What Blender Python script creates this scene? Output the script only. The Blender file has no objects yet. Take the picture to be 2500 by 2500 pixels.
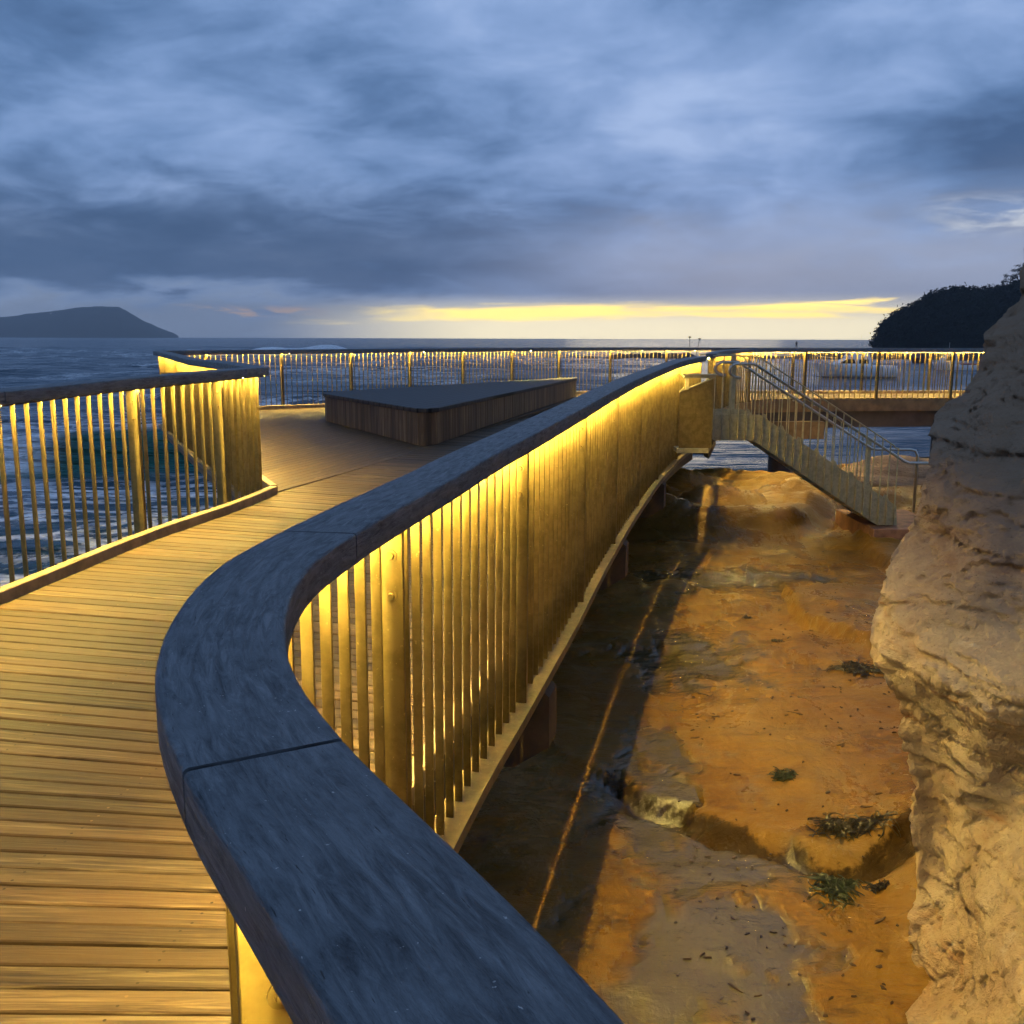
import bpy, bmesh, math, random
import numpy as np
from mathutils import Vector, Matrix, noise as mnoise

random.seed(7)
rng = np.random.default_rng(7)
scene = bpy.context.scene
COL = scene.collection
PI = math.pi

# ------------------------------------------------------------------ camera
FOC = 2420.0 / 2500.0
PITCH = math.atan(425.0 / 2420.0)
ROLL = 0.00305
CZ = 1.40
cam_d = bpy.data.cameras.new('camera')
cam_d.sensor_width = 36.0
cam_d.lens = 36.0 * FOC
cam_d.clip_start = 0.02
cam_d.clip_end = 60000
cam = bpy.data.objects.new('camera', cam_d)
COL.objects.link(cam)
cam.matrix_world = (Matrix.Translation((0, 0, CZ)) @ Matrix.Rotation(PI / 2 - PITCH, 4, 'X')
                    @ Matrix.Rotation(ROLL, 4, 'Z'))
scene.camera = cam


def ray(px, py):
    x, y = px - 1250.0, py - 1250.0
    xr = x * math.cos(ROLL) + y * math.sin(ROLL)
    yr = -x * math.sin(ROLL) + y * math.cos(ROLL)
    c, s = math.cos(PITCH), math.sin(PITCH)
    d = (xr, 2420.0, -yr)
    return Vector((d[0], d[1] * c + d[2] * s, -d[1] * s + d[2] * c))


def at_z(px, py, z):
    """Surveyed point of the photograph on the level z."""
    d = ray(px, py)
    return Vector((0, 0, CZ)) + d * ((z - CZ) / d.z)


def at_y(px, py, Y):
    d = ray(px, py)
    return Vector((0, 0, CZ)) + d * (Y / d.y)


# ------------------------------------------------------------------ helpers
def tag(o, label=None, cat=None, group=None, kind=None):
    if label: o['label'] = label
    if cat: o['category'] = cat
    if group: o['group'] = group
    if kind: o['kind'] = kind
    return o


def empty(name, loc=(0, 0, 0), rz=0.0):
    o = bpy.data.objects.new(name, None)
    o.empty_display_size = 0.2
    o.location = loc
    o.rotation_euler = (0, 0, rz)
    COL.objects.link(o)
    return o


def link(o, parent=None):
    COL.objects.link(o)
    if parent is not None:
        o.parent = parent
        # keep authored coordinates in world space for parts authored in world space
    return o


class MB:
    """Collects verts / faces (+ uv per loop, + a colour per face) for one mesh."""
    def __init__(s):
        s.v, s.f, s.uv, s.c = [], [], [], []
        s.has_uv = False

    def add(s, verts, faces, uvs=None, col=None):
        b = len(s.v)
        s.v += [tuple(p) for p in verts]
        for i, f in enumerate(faces):
            s.f.append([b + k for k in f])
            s.uv.append(uvs[i] if uvs else [(0.0, 0.0)] * len(f))
            s.c.append(col if col is not None else (1, 1, 1, 1))
        if uvs: s.has_uv = True

    def box(s, lo, hi, M=None, col=None):
        x0, y0, z0 = lo; x1, y1, z1 = hi
        vs = [Vector(p) for p in ((x0, y0, z0), (x1, y0, z0), (x1, y1, z0), (x0, y1, z0),
                                  (x0, y0, z1), (x1, y0, z1), (x1, y1, z1), (x0, y1, z1))]
        if M is not None: vs = [M @ p for p in vs]
        s.add(vs, [(0, 3, 2, 1), (4, 5, 6, 7), (0, 1, 5, 4), (1, 2, 6, 5), (2, 3, 7, 6), (3, 0, 4, 7)], None, col)

    def prism(s, poly, axis, a0, a1):
        """poly: list of 2-D points; axis 'y' -> poly in (x,z), 'z' -> poly in (x,y), 'x' -> (y,z)."""
        def mk(p, a):
            return {'y': (p[0], a, p[1]), 'z': (p[0], p[1], a), 'x': (a, p[0], p[1])}[axis]
        n = len(poly)
        vs = [mk(p, a0) for p in poly] + [mk(p, a1) for p in poly]
        fs = [tuple(range(n)), tuple(range(2 * n - 1, n - 1, -1))]
        fs += [((i + 1) % n, i, n + i, n + (i + 1) % n) for i in range(n)]
        s.add(vs, fs)

    def tube(s, pts, r, seg=10, caps=True):
        pts = [Vector(p) for p in pts]
        n = len(pts)
        rs = r if isinstance(r, (list, tuple)) else [r] * n
        rings = []
        up = Vector((0, 0, 1))
        prev = None
        for i, p in enumerate(pts):
            t = (pts[min(i + 1, n - 1)] - pts[max(i - 1, 0)]).normalized()
            if prev is None:
                ref = up if abs(t.z) < 0.9 else Vector((1, 0, 0))
                a = t.cross(ref).normalized()
            else:
                a = (prev - t * prev.dot(t)).normalized()
            prev = a
            b = t.cross(a)
            rings.append([p + (a * math.cos(2 * PI * k / seg) + b * math.sin(2 * PI * k / seg)) * rs[i] for k in range(seg)])
        vs = [v for rg in rings for v in rg]
        fs = []
        for i in range(n - 1):
            for k in range(seg):
                k2 = (k + 1) % seg
                fs.append((i * seg + k, i * seg + k2, (i + 1) * seg + k2, (i + 1) * seg + k))
        if caps:
            fs.append(tuple(range(seg - 1, -1, -1)))
            fs.append(tuple((n - 1) * seg + k for k in range(seg)))
        s.add(vs, fs)

    def build(s, name, mat, parent=None, smooth=False, recalc=True):
        me = bpy.data.meshes.new(name)
        me.from_pydata(s.v, [], s.f)
        if s.has_uv:
            ul = me.uv_layers.new(name='UVMap')
            flat = [c for f in s.uv for p in f for c in p]
            ul.data.foreach_set('uv', flat)
        if any(c != (1, 1, 1, 1) for c in s.c):
            ca = me.color_attributes.new('tone', 'FLOAT_COLOR', 'CORNER')
            flat = []
            for f, c in zip(s.f, s.c):
                flat += list(c) * len(f)
            ca.data.foreach_set('color', flat)
        if recalc:
            bm = bmesh.new(); bm.from_mesh(me)
            bmesh.ops.recalc_face_normals(bm, faces=bm.faces)
            bm.to_mesh(me); bm.free()
        if smooth:
            me.polygons.foreach_set('use_smooth', [True] * len(me.polygons))
        me.materials.append(mat)
        o = bpy.data.objects.new(name, me)
        return link(o, parent)


def catmull(pts, ds=0.04):
    P = [np.array(p, float) for p in pts]
    P = [2 * P[0] - P[1]] + P + [2 * P[-1] - P[-2]]
    out = []
    for i in range(1, len(P) - 2):
        p0, p1, p2, p3 = P[i - 1:i + 3]
        d01, d12, d23 = [max(np.linalg.norm(b - a), 1e-6) ** 0.5 for a, b in ((p0, p1), (p1, p2), (p2, p3))]
        m1 = (p2 - p1) + d12 * ((p1 - p0) / d01 - (p2 - p0) / (d01 + d12))
        m2 = (p2 - p1) + d12 * ((p3 - p2) / d23 - (p3 - p1) / (d12 + d23))
        n = max(2, int(np.linalg.norm(p2 - p1) / ds) + 1)
        for k in range(n):
            t = k / n
            a = 2 * (p1 - p2) + m1 + m2
            b = -3 * (p1 - p2) - 2 * m1 - m2
            out.append(a * t ** 3 + b * t ** 2 + m1 * t + p1)
    out.append(P[-2])
    return np.array(out)


class Curve:
    def __init__(s, pts, smooth=True, ds=0.04):
        s.p = catmull(pts, ds) if smooth else np.array(pts, float)
        d = np.linalg.norm(np.diff(s.p, axis=0), axis=1)
        s.s = np.concatenate([[0], np.cumsum(d)])
        s.L = float(s.s[-1])

    def pt(s, t):
        return np.array([np.interp(t, s.s, s.p[:, 0]), np.interp(t, s.s, s.p[:, 1])])

    def tan(s, t, e=0.03):
        a, b = s.pt(max(t - e, 0)), s.pt(min(t + e, s.L))
        d = b - a
        return d / np.linalg.norm(d)

    def s_near(s, x, y):
        i = int(np.argmin((s.p[:, 0] - x) ** 2 + (s.p[:, 1] - y) ** 2))
        return float(s.s[i])


def zdeck(x, y):
    A = np.interp(y, [-5, 0, 3, 5, 8, 10.8, 15, 20, 30], [-.11, -.075, -.053, 0, .059, .082, .13, .155, .16])
    B = np.interp(y, [7.5, 12], [1, 0])
    return float(A - .033 * min(max(x, -4), 4) * B)


def sweep(curve, s0, s1, profile, side, ds=0.06, caps=True, uvscale=1.0):
    """profile: closed list of (offset, h). offset is measured outward (away from the deck) from the
    curve, h above the deck. side=+1: outward is to the right of the direction of travel."""
    n = max(2, int(math.ceil((s1 - s0) / ds)) + 1)
    per = [0.0]
    m = len(profile)
    for i in range(m):
        a, b = profile[i], profile[(i + 1) % m]
        per.append(per[-1] + math.hypot(b[0] - a[0], b[1] - a[1]))
    vs, fs, uvs = [], [], []
    for k in range(n):
        t = s0 + (s1 - s0) * k / (n - 1)
        p = curve.pt(t); d = curve.tan(t)
        nrm = np.array([d[1], -d[0]]) * side
        z = zdeck(p[0], p[1])
        for (o, h) in profile:
            q = p + nrm * o
            vs.append((q[0], q[1], z + h))
    for k in range(n - 1):
        ta = s0 + (s1 - s0) * k / (n - 1); tb = s0 + (s1 - s0) * (k + 1) / (n - 1)
        for i in range(m):
            j = (i + 1) % m
            fs.append((k * m + i, k * m + j, (k + 1) * m + j, (k + 1) * m + i))
            uvs.append([(ta, per[i]), (ta, per[i + 1]), (tb, per[i + 1]), (tb, per[i])])
    if caps:
        fs.append(tuple(range(m - 1, -1, -1))); uvs.append([profile[i] for i in range(m - 1, -1, -1)])
        fs.append(tuple((n - 1) * m + i for i in range(m))); uvs.append([profile[i] for i in range(m)])
    return vs, fs, uvs


# ------------------------------------------------------------------ materials
def nmat(name):
    m = bpy.data.materials.new(name)
    m.use_nodes = True
    nt = m.node_tree
    b = nt.nodes['Principled BSDF']
    return m, nt, b


def N(nt, typ, **kw):
    n = nt.nodes.new(typ)
    for k, v in kw.items():
        if k in ('inp',):
            for a, b in v.items():
                n.inputs[a].default_value = b
        else:
            setattr(n, k, v)
    return n


def ramp(nt, fac, stops, interp='LINEAR'):
    r = nt.nodes.new('ShaderNodeValToRGB')
    r.color_ramp.interpolation = interp
    e = r.color_ramp.elements
    while len(e) > 1: e.remove(e[-1])
    e[0].position = stops[0][0]; e[0].color = (*stops[0][1], 1)
    for p, c in stops[1:]:
        el = e.new(p); el.color = (*c, 1)
    nt.links.new(fac, r.inputs['Fac'])
    return r.outputs['Color']


def noise(nt, vec, scale, detail=4, rough=0.55, dist=0.0, out='Fac'):
    n = nt.nodes.new('ShaderNodeTexNoise')
    n.inputs['Scale'].default_value = scale
    n.inputs['Detail'].default_value = detail
    n.inputs['Roughness'].default_value = rough
    n.inputs['Distortion'].default_value = dist
    if vec is not None: nt.links.new(vec, n.inputs['Vector'])
    return n.outputs[out]


def mapping(nt, vec, scale=(1, 1, 1), rot=(0, 0, 0), loc=(0, 0, 0)):
    m = nt.nodes.new('ShaderNodeMapping')
    m.inputs['Scale'].default_value = scale
    m.inputs['Rotation'].default_value = rot
    m.inputs['Location'].default_value = loc
    nt.links.new(vec, m.inputs['Vector'])
    return m.outputs['Vector']


def mathn(nt, op, a, b=None, clamp=False):
    m = nt.nodes.new('ShaderNodeMath'); m.operation = op; m.use_clamp = clamp
    for i, v in enumerate((a, b)):
        if v is None: continue
        if isinstance(v, (int, float)): m.inputs[i].default_value = v
        else: nt.links.new(v, m.inputs[i])
    return m.outputs[0]


def mrange(nt, v, a, b, c=0.0, d=1.0, smooth=True):
    m = nt.nodes.new('ShaderNodeMapRange')
    m.interpolation_type = 'SMOOTHSTEP' if smooth else 'LINEAR'
    for k, x in zip(('From Min', 'From Max', 'To Min', 'To Max'), (a, b, c, d)):
        m.inputs[k].default_value = x
    nt.links.new(v, m.inputs['Value'])
    return m.outputs['Result']


def mix(nt, fac, a, b, mode='MIX'):
    m = nt.nodes.new('ShaderNodeMix'); m.data_type = 'RGBA'; m.blend_type = mode
    for sock, v in ((m.inputs['Factor'], fac), (m.inputs['A'], a), (m.inputs['B'], b)):
        if isinstance(v, (int, float)): sock.default_value = v
        elif isinstance(v, tuple): sock.default_value = (*v, 1)
        else: nt.links.new(v, sock)
    return m.outputs['Result']


def bump(nt, bsdf, h, strength=0.3, dist=0.02, prev=None):
    b = nt.nodes.new('ShaderNodeBump')
    b.inputs['Strength'].default_value = strength
    b.inputs['Distance'].default_value = dist
    nt.links.new(h, b.inputs['Height'])
    if prev is not None: nt.links.new(prev, b.inputs['Normal'])
    nt.links.new(b.outputs['Normal'], bsdf.inputs['Normal'])
    return b.outputs['Normal']


def coord(nt, what='Object'):
    return nt.nodes.new('ShaderNodeTexCoord').outputs[what]


def mat_rail_wood():
    m, nt, b = nmat('weathered_rail_timber')
    uv = coord(nt, 'UV'); ob = coord(nt)
    g = noise(nt, mapping(nt, uv, (11, 70, 1)), 1.0, 8, .72, .8)
    g2 = noise(nt, mapping(nt, uv, (30, 230, 1)), 1.0, 4, .65, .3)
    blot = noise(nt, ob, 9.0, 8, .72)
    c = ramp(nt, g, [(.34, (.040, .046, .052)), (.5, (.118, .132, .142)), (.64, (.215, .23, .24))])
    c = mix(nt, mathn(nt, 'MULTIPLY', mrange(nt, blot, .42, .66), .7), c, (.17, .185, .195))
    c = mix(nt, mrange(nt, g2, .36, .28), c, (.038, .036, .035))
    spk = noise(nt, ob, 160, 2, .5)
    c = mix(nt, mrange(nt, spk, .735, .76), c, (.5, .49, .47))
    nt.links.new(c, b.inputs['Base Color'])
    b.inputs['Roughness'].default_value = .62
    b.inputs['Specular IOR Level'].default_value = .35
    n1 = bump(nt, b, g, .8, .008)
    bump(nt, b, g2, .7, .005, n1)
    return m


def mat_deck():
    m, nt, b = nmat('deck_timber')
    uv = coord(nt, 'UV')
    a = nt.nodes.new('ShaderNodeAttribute'); a.attribute_name = 'tone'
    g = noise(nt, mapping(nt, uv, (3.0, 55, 1)), 1.0, 6, .62, .8)
    g2 = noise(nt, mapping(nt, uv, (1.2, 7, 1)), 1.0, 4, .6, .4)
    c = ramp(nt, g, [(.34, (.016, .009, .005)), (.47, (.060, .038, .020)), (.58, (.118, .083, .048)), (.72, (.205, .157, .102))])
    c = mix(nt, mrange(nt, g2, .35, .7), c, (.075, .048, .025))
    c = mix(nt, 1.0, c, a.outputs['Color'], 'MULTIPLY')
    nt.links.new(c, b.inputs['Base Color'])
    nt.links.new(mrange(nt, g, .3, .7, .5, .72, False), b.inputs['Roughness'])
    b.inputs['Specular IOR Level'].default_value = .22
    n1 = bump(nt, b, g, .5, .004)
    bump(nt, b, g2, .35, .008, n1)
    return m


def mat_seat_wood():
    m, nt, b = nmat('seat_cladding_timber')
    ob = coord(nt)
    a = nt.nodes.new('ShaderNodeAttribute'); a.attribute_name = 'tone'
    g = noise(nt, mapping(nt, ob, (22, 22, 1.6)), 1.0, 5, .6, .6)
    c = ramp(nt, g, [(.3, (.05, .028, .016)), (.55, (.13, .082, .048)), (.75, (.27, .20, .12))])
    c = mix(nt, 1.0, c, a.outputs['Color'], 'MULTIPLY')
    nt.links.new(c, b.inputs['Base Color'])
    b.inputs['Roughness'].default_value = .55
    bump(nt, b, g, .3, .005)
    return m


def mat_seat_top():
    m, nt, b = nmat('seat_top_timber')
    ob = coord(nt)
    g = noise(nt, mapping(nt, ob, (2, 22, 2), (0, 0, math.radians(75))), 1.0, 4, .6, .3)
    c = ramp(nt, g, [(.3, (.028, .025, .025)), (.7, (.065, .06, .06))])
    wv = nt.nodes.new('ShaderNodeTexWave'); wv.wave_type = 'BANDS'; wv.bands_direction = 'X'
    wv.inputs['Scale'].default_value = 2.2; wv.inputs['Distortion'].default_value = .0
    nt.links.new(mapping(nt, ob, (1, 1, 1), (0, 0, math.radians(15))), wv.inputs['Vector'])
    c = mix(nt, mrange(nt, wv.outputs['Fac'], .10, .03), c, (.006, .006, .006))
    nt.links.new(c, b.inputs['Base Color'])
    b.inputs['Roughness'].default_value = .6
    b.inputs['Specular IOR Level'].default_value = .2
    bump(nt, b, g, .25, .006)
    return m


def mat_bronze(name='bronze_bar_metal', base=(.31, .232, .088), rough=.40, metal=.9):
    m, nt, b = nmat(name)
    oi = nt.nodes.new('ShaderNodeObjectInfo')
    va = nt.nodes.new('ShaderNodeVectorMath'); va.operation = 'ADD'
    nt.links.new(coord(nt), va.inputs[0]); nt.links.new(mathn(nt, 'MULTIPLY', oi.outputs['Random'], 60.0), va.inputs[1])
    ob = va.outputs['Vector']
    g = noise(nt, mapping(nt, ob, (60, 60, 5)), 1.0, 4, .6)
    g2 = noise(nt, ob, 14, 4, .65)
    dk = tuple(x * .74 for x in base)
    c = mix(nt, mrange(nt, g2, .36, .62), dk, base)
    scr = noise(nt, mapping(nt, ob, (40, 40, 1.2)), 1.0, 5, .7, .3)
    c = mix(nt, mrange(nt, scr, .40, .28), c, tuple(x * .62 for x in base))
    sp = noise(nt, ob, 90, 2, .5)
    c = mix(nt, mrange(nt, sp, .68, .76), c, tuple(min(1, x * 1.5) for x in base))
    nt.links.new(c, b.inputs['Base Color'])
    b.inputs['Metallic'].default_value = metal
    nt.links.new(mrange(nt, g, .3, .7, rough - .09, rough + .12, False), b.inputs['Roughness'])
    bump(nt, b, g, .12, .002)
    return m


def mat_plain(name, col, rough=.6, metal=0.0, var=.25, scale=6.0, bmp=.15, bd=.01):
    m, nt, b = nmat(name)
    ob = coord(nt)
    g = noise(nt, ob, scale, 5, .6)
    c = mix(nt, mrange(nt, g, .3, .7), tuple(x * (1 - var) for x in col), tuple(min(1, x * (1 + var)) for x in col))
    nt.links.new(c, b.inputs['Base Color'])
    b.inputs['Roughness'].default_value = rough
    b.inputs['Metallic'].default_value = metal
    if bmp: bump(nt, b, g, bmp, bd)
    return m


LED_COL = (1.0, .70, .15)


def mat_led(strength):
    m, nt, b = nmat('warm_led_strip')
    b.inputs['Base Color'].default_value = (.9, .8, .6, 1)
    b.inputs['Emission Color'].default_value = (*LED_COL, 1)
    b.inputs['Emission Strength'].default_value = strength
    m.cycles.emission_sampling = 'FRONT_BACK'
    return m


def mat_cliff():
    m, nt, b = nmat('sandstone_cliff')
    ob = coord(nt)
    big = noise(nt, ob, .9, 5, .6, .3)
    med = noise(nt, ob, 5.0, 8, .62, .4)
    fine = noise(nt, ob, 45, 5, .65)
    strata = noise(nt, mapping(nt, ob, (1.2, 1.2, 9), (.25, .12, 0)), 1.0, 6, .6, .5)
    c = ramp(nt, big, [(.3, (.42, .28, .15)), (.5, (.54, .415, .265)), (.7, (.62, .51, .365))])
    c = mix(nt, mrange(nt, strata, .52, .72), c, (.40, .225, .10))
    c = mix(nt, mrange(nt, med, .6, .78), c, (.58, .49, .37))
    szp = nt.nodes.new('ShaderNodeSeparateXYZ'); nt.links.new(ob, szp.inputs[0])
    hi = mrange(nt, mathn(nt, 'ADD', szp.outputs[2], mathn(nt, 'MULTIPLY', mathn(nt, 'SUBTRACT', big, .5), 2.4)), -.35, .45)
    c = mix(nt, mathn(nt, 'MULTIPLY', hi, .8), c, (.25, .150, .088))
    pit = mrange(nt, fine, .30, .40)
    c = mix(nt, pit, mix(nt, 1.0, c, (.62, .58, .55), 'MULTIPLY'), c)
    nt.links.new(c, b.inputs['Base Color'])
    b.inputs['Roughness'].default_value = .88
    b.inputs['Specular IOR Level'].default_value = .2
    n0 = bump(nt, b, strata, .7, .07)
    n1 = bump(nt, b, med, .8, .06, n0)
    bump(nt, b, fine, 1.0, .022, n1)
    return m


def mat_rock_floor():
    m, nt, b = nmat('wet_rock_shelf')
    ob = coord(nt)
    at = nt.nodes.new('ShaderNodeAttribute'); at.attribute_name = 'wet'
    sp = nt.nodes.new('ShaderNodeSeparateColor'); nt.links.new(at.outputs['Color'], sp.inputs['Color'])
    pool, dark_band = sp.outputs['Red'], sp.outputs['Green']
    big = noise(nt, ob, .55, 5, .6, .6)
    med = noise(nt, ob, 2.6, 8, .66, .7)
    fine = noise(nt, ob, 26, 6, .65)
    streak = noise(nt, mapping(nt, ob, (1.6, 6.5, 2), (0, 0, .25)), 1.0, 7, .68, 1.2)
    c = ramp(nt, big, [(.3, (.185, .084, .008)), (.5, (.225, .117, .014)), (.7, (.25, .150, .036))])
    c = mix(nt, mrange(nt, med, .50, .80), c, (.115, .046, .006))
    c = mix(nt, mrange(nt, streak, .56, .80), c, (.050, .025, .007))
    c = mix(nt, mrange(nt, med, .46, .26), c, (.29, .175, .045))
    spk = mrange(nt, fine, .66, .74)
    c = mix(nt, mathn(nt, 'MULTIPLY', spk, .6), c, (.05, .03, .014))
    c = mix(nt, mathn(nt, 'MULTIPLY', pool, .85), c, (.055, .050, .022))
    wob = mathn(nt, 'ADD', mathn(nt, 'MULTIPLY', dark_band, .8), mathn(nt, 'MULTIPLY', mathn(nt, 'ADD', mathn(nt, 'SUBTRACT', med, .5), mathn(nt, 'MULTIPLY', mathn(nt, 'SUBTRACT', fine, .5), .6)), 1.3))
    c = mix(nt, mathn(nt, 'MULTIPLY', mrange(nt, wob, .25, .60), .88), c, (.022, .012, .004))  # darker tone along the channel and ledge line
    nt.links.new(c, b.inputs['Base Color'])
    wet = noise(nt, mapping(nt, ob, (1.1, .6, 1)), 1.0, 6, .65, .6)
    w = mrange(nt, wet, .42, .62)
    rg = mathn(nt, 'ADD', mrange(nt, w, 0, 1, .46, .17, False), mathn(nt, 'MULTIPLY', mathn(nt, 'SUBTRACT', fine, .5), .25))
    rm = nt.nodes.new('ShaderNodeMix'); rm.data_type = 'FLOAT'
    nt.links.new(pool, rm.inputs['Factor']); nt.links.new(rg, rm.inputs['A']); rm.inputs['B'].default_value = .06
    nt.links.new(rm.outputs['Result'], b.inputs['Roughness'])
    nt.links.new(mathn(nt, 'ADD', mrange(nt, wob, .25, .5, .22, .10), mathn(nt, 'MULTIPLY', pool, .33)), b.inputs['Specular IOR Level'])
    dry = mrange(nt, pool, 0, 1, 1, .22, False)
    hsum = mathn(nt, 'ADD', mathn(nt, 'MULTIPLY', med, 2.6), mathn(nt, 'ADD', mathn(nt, 'MULTIPLY', streak, 1.3), mathn(nt, 'MULTIPLY', fine, .40)))
    hsum = mathn(nt, 'MULTIPLY', hsum, dry)
    rip = noise(nt, mapping(nt, ob, (34, 22, 1)), 1.0, 3, .55, .4)
    hsum = mathn(nt, 'ADD', hsum, mathn(nt, 'MULTIPLY', mathn(nt, 'MULTIPLY', rip, pool), .22))
    bump(nt, b, hsum, .75, .028)
    return m


def mat_sea():
    m, nt, b = nmat('sea_water')
    ob = coord(nt)
    at = nt.nodes.new('ShaderNodeAttribute'); at.attribute_name = 'foam'
    lace = nt.nodes.new('ShaderNodeTexVoronoi'); lace.feature = 'DISTANCE_TO_EDGE'
    lace.inputs['Scale'].default_value = .55
    wob = noise(nt, ob, .7, 5, .6, 1.0, 'Color')
    w2 = nt.nodes.new('ShaderNodeMix'); w2.data_type = 'RGBA'; w2.blend_type = 'LINEAR_LIGHT'
    w2.inputs['Factor'].default_value = 1.2
    nt.links.new(mapping(nt, ob, (.7, 1.5, 1)), w2.inputs['A']); nt.links.new(wob, w2.inputs['B'])
    nt.links.new(w2.outputs['Result'], lace.inputs['Vector'])
    patch = noise(nt, mapping(nt, ob, (.22, .5, 1)), 1.0, 6, .65, 1.0)
    web = mrange(nt, lace.outputs['Distance'], .20, .03)
    fine = noise(nt, mapping(nt, ob, (1.5, 3, 1)), 1.0, 6, .7, .8)
    f = mathn(nt, 'MULTIPLY', web, mrange(nt, patch, .34, .50))
    f = mathn(nt, 'MAXIMUM', f, mrange(nt, patch, .55, .66))
    f = mathn(nt, 'MULTIPLY', f, mrange(nt, fine, .34, .56))
    sep = nt.nodes.new('ShaderNodeSeparateColor')
    nt.links.new(at.outputs['Color'], sep.inputs['Color'])
    f = mathn(nt, 'MULTIPLY', f, sep.outputs['Red'])
    solid = mathn(nt, 'MULTIPLY', sep.outputs['Green'], mrange(nt, fine, .25, .5))
    f = mathn(nt, 'MAXIMUM', f, solid, True)
    deep = mix(nt, sep.outputs['Blue'], (.010, .048, .085), (.006, .12, .10))
    c = mix(nt, f, deep, (.88, .9, .92))
    nt.links.new(c, b.inputs['Base Color'])
    nt.links.new(mrange(nt, f, 0, 1, .16, .85, False), b.inputs['Roughness'])
    b.inputs['IOR'].default_value = 1.333
    h1 = noise(nt, mapping(nt, ob, (.45, 1.0, 1)), 1.0, 7, .62, .5)
    h2 = noise(nt, mapping(nt, ob, (.05, .13, 1)), 1.0, 5, .6, .5)
    n1 = bump(nt, b, h1, .8, .6)
    bump(nt, b, h2, .9, 5.0, n1)
    return m


def mat_foliage(name, col):
    m, nt, b = nmat(name)
    ob = coord(nt)
    g = noise(nt, ob, .12, 4, .6)
    c = mix(nt, mrange(nt, g, .35, .65), tuple(x * .55 for x in col), col)
    nt.links.new(c, b.inputs['Base Color'])
    b.inputs['Roughness'].default_value = .8
    b.inputs['Specular IOR Level'].default_value = .15
    return m


M_RAIL = mat_rail_wood()
M_DECK = mat_deck()
M_SEATW = mat_seat_wood()
M_SEATT = mat_seat_top()
M_BRONZE = mat_bronze()
M_STEEL = mat_bronze('ledge_steel', (.22, .17, .09), .55, .5)
M_STAIR = mat_bronze('stair_metal', (.56, .49, .29), .42, .45)
M_PIPE = mat_plain('stainless_pipe', (.55, .52, .46), .28, 1.0, .1, 8, 0)
M_KERB = mat_plain('kerb_timber', (.20, .145, .085), .6, 0, .3, 9, .2)
M_DARK = mat_plain('dark_beam_steel', (.06, .045, .035), .6, .2, .3, 3)
M_FASCIA = mat_plain('fascia_corten', (.22, .14, .06), .55, .3, .3, 4)
M_CONC = mat_plain('old_concrete', (.075, .048, .026), .8, 0, .3, 5, .3, .02)
M_PLINTH = mat_plain('rusty_plinth_concrete', (.26, .12, .06), .8, 0, .35, 6, .3, .02)
M_LED = mat_led(1350.0)
M_CHAN = mat_plain('led_channel', (.05, .045, .04), .5, 0, .1, 8, 0)
M_CLIFF = mat_cliff()
M_ROCK = mat_rock_floor()
M_SEA = mat_sea()

# ------------------------------------------------------------------ plan of the walkway
C_RIGHT = Curve([(.62, -1.9), (.42, -.8), (.20, .12), (.06, .42), (-.05, .625), (-.135, .765), (-.25, .955), (-.36, 1.19),
                 (-.425, 1.455), (-.447, 1.735), (-.41, 2.06), (-.305, 2.63), (-.17, 3.3), (.02, 4.1), (.265, 5.15),
                 (.58, 6.6), (.985, 8.35), (1.58, 10.7), (2.23, 12.85), (2.60, 13.9)])
C_LEFT = Curve([(-3.75, -3), (-3.45, 0), (-3.05, 2.5), (-2.66, 4.85), (-2.43, 6.3), (-2.16, 7.45), (-2.07, 8.16)])
C_ZIG = Curve([(-2.07, 8.16), (-3.8, 12.0), (-5.75, 16.3)], False)
C_FAR = Curve([(-5.75, 16.3), (-5.2, 17.05), (-4.4, 17.65), (-3.4, 18.3), (-2.05, 19.5), (0, 21.4), (1.4, 22.5), (2.9, 23.1), (4.2, 23.2)])
C_BFAR = Curve([(4.2, 23.2), (5.5, 23.1), (7.4, 23.1), (10, 23.35), (15.5, 23.8)])
C_BNEAR = Curve([(3.05, 15.4), (3.5, 17.2), (4.2, 19.2), (5.2, 20.6), (6.8, 21.1), (9.2, 21.4), (15, 21.8)])

LIP = .0095
RT = 1.04          # handrail top above deck
RH = .068          # handrail depth
UN = RT - RH       # underside
LOW = -.155        # ledge level


def rounded(o0, o1, h0, h1, r):
    P = []
    for cx, cy, a0 in ((o0 + r, h0 + r, 180), (o1 - r, h0 + r, 270), (o1 - r, h1 - r, 0), (o0 + r, h1 - r, 90)):
        for k in range(4):
            a = math.radians(a0 + 30 * k)
            P.append((cx + r * math.cos(a), cy + r * math.sin(a)))
    return P


def bar_mesh(name, depth, thick, h):
    b = MB(); e = .0012
    b.box((-depth / 2, -thick / 2, 0), (depth / 2, thick / 2, h))
    me_o = b.build(name, M_BRONZE)
    bm = bmesh.new(); bm.from_mesh(me_o.data)
    bmesh.ops.bevel(bm, geom=[x for x in bm.edges], offset=e, segments=1, affect='EDGES')
    bm.to_mesh(me_o.data); bm.free()
    me = me_o.data
    bpy.data.objects.remove(me_o)
    return me


BAR_FULL = bar_mesh('baluster', .027, .008, UN - LOW)
BAR_DECK = bar_mesh('baluster', .030, .007, UN + .02)


def post_mesh(h):
    b = MB()
    b.box((-.040, -.007, 0), (.036, .007, h))
    b.box((-.026, .036, 0), (.024, .044, h))
    o = b.build('post', M_BRONZE)
    bm = bmesh.new(); bm.from_mesh(o.data)
    bmesh.ops.bevel(bm, geom=[x for x in bm.edges], offset=.0014, segments=1, affect='EDGES')
    bm.to_mesh(o.data); bm.free()
    me = o.data; bpy.data.objects.remove(o)
    return me


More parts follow.
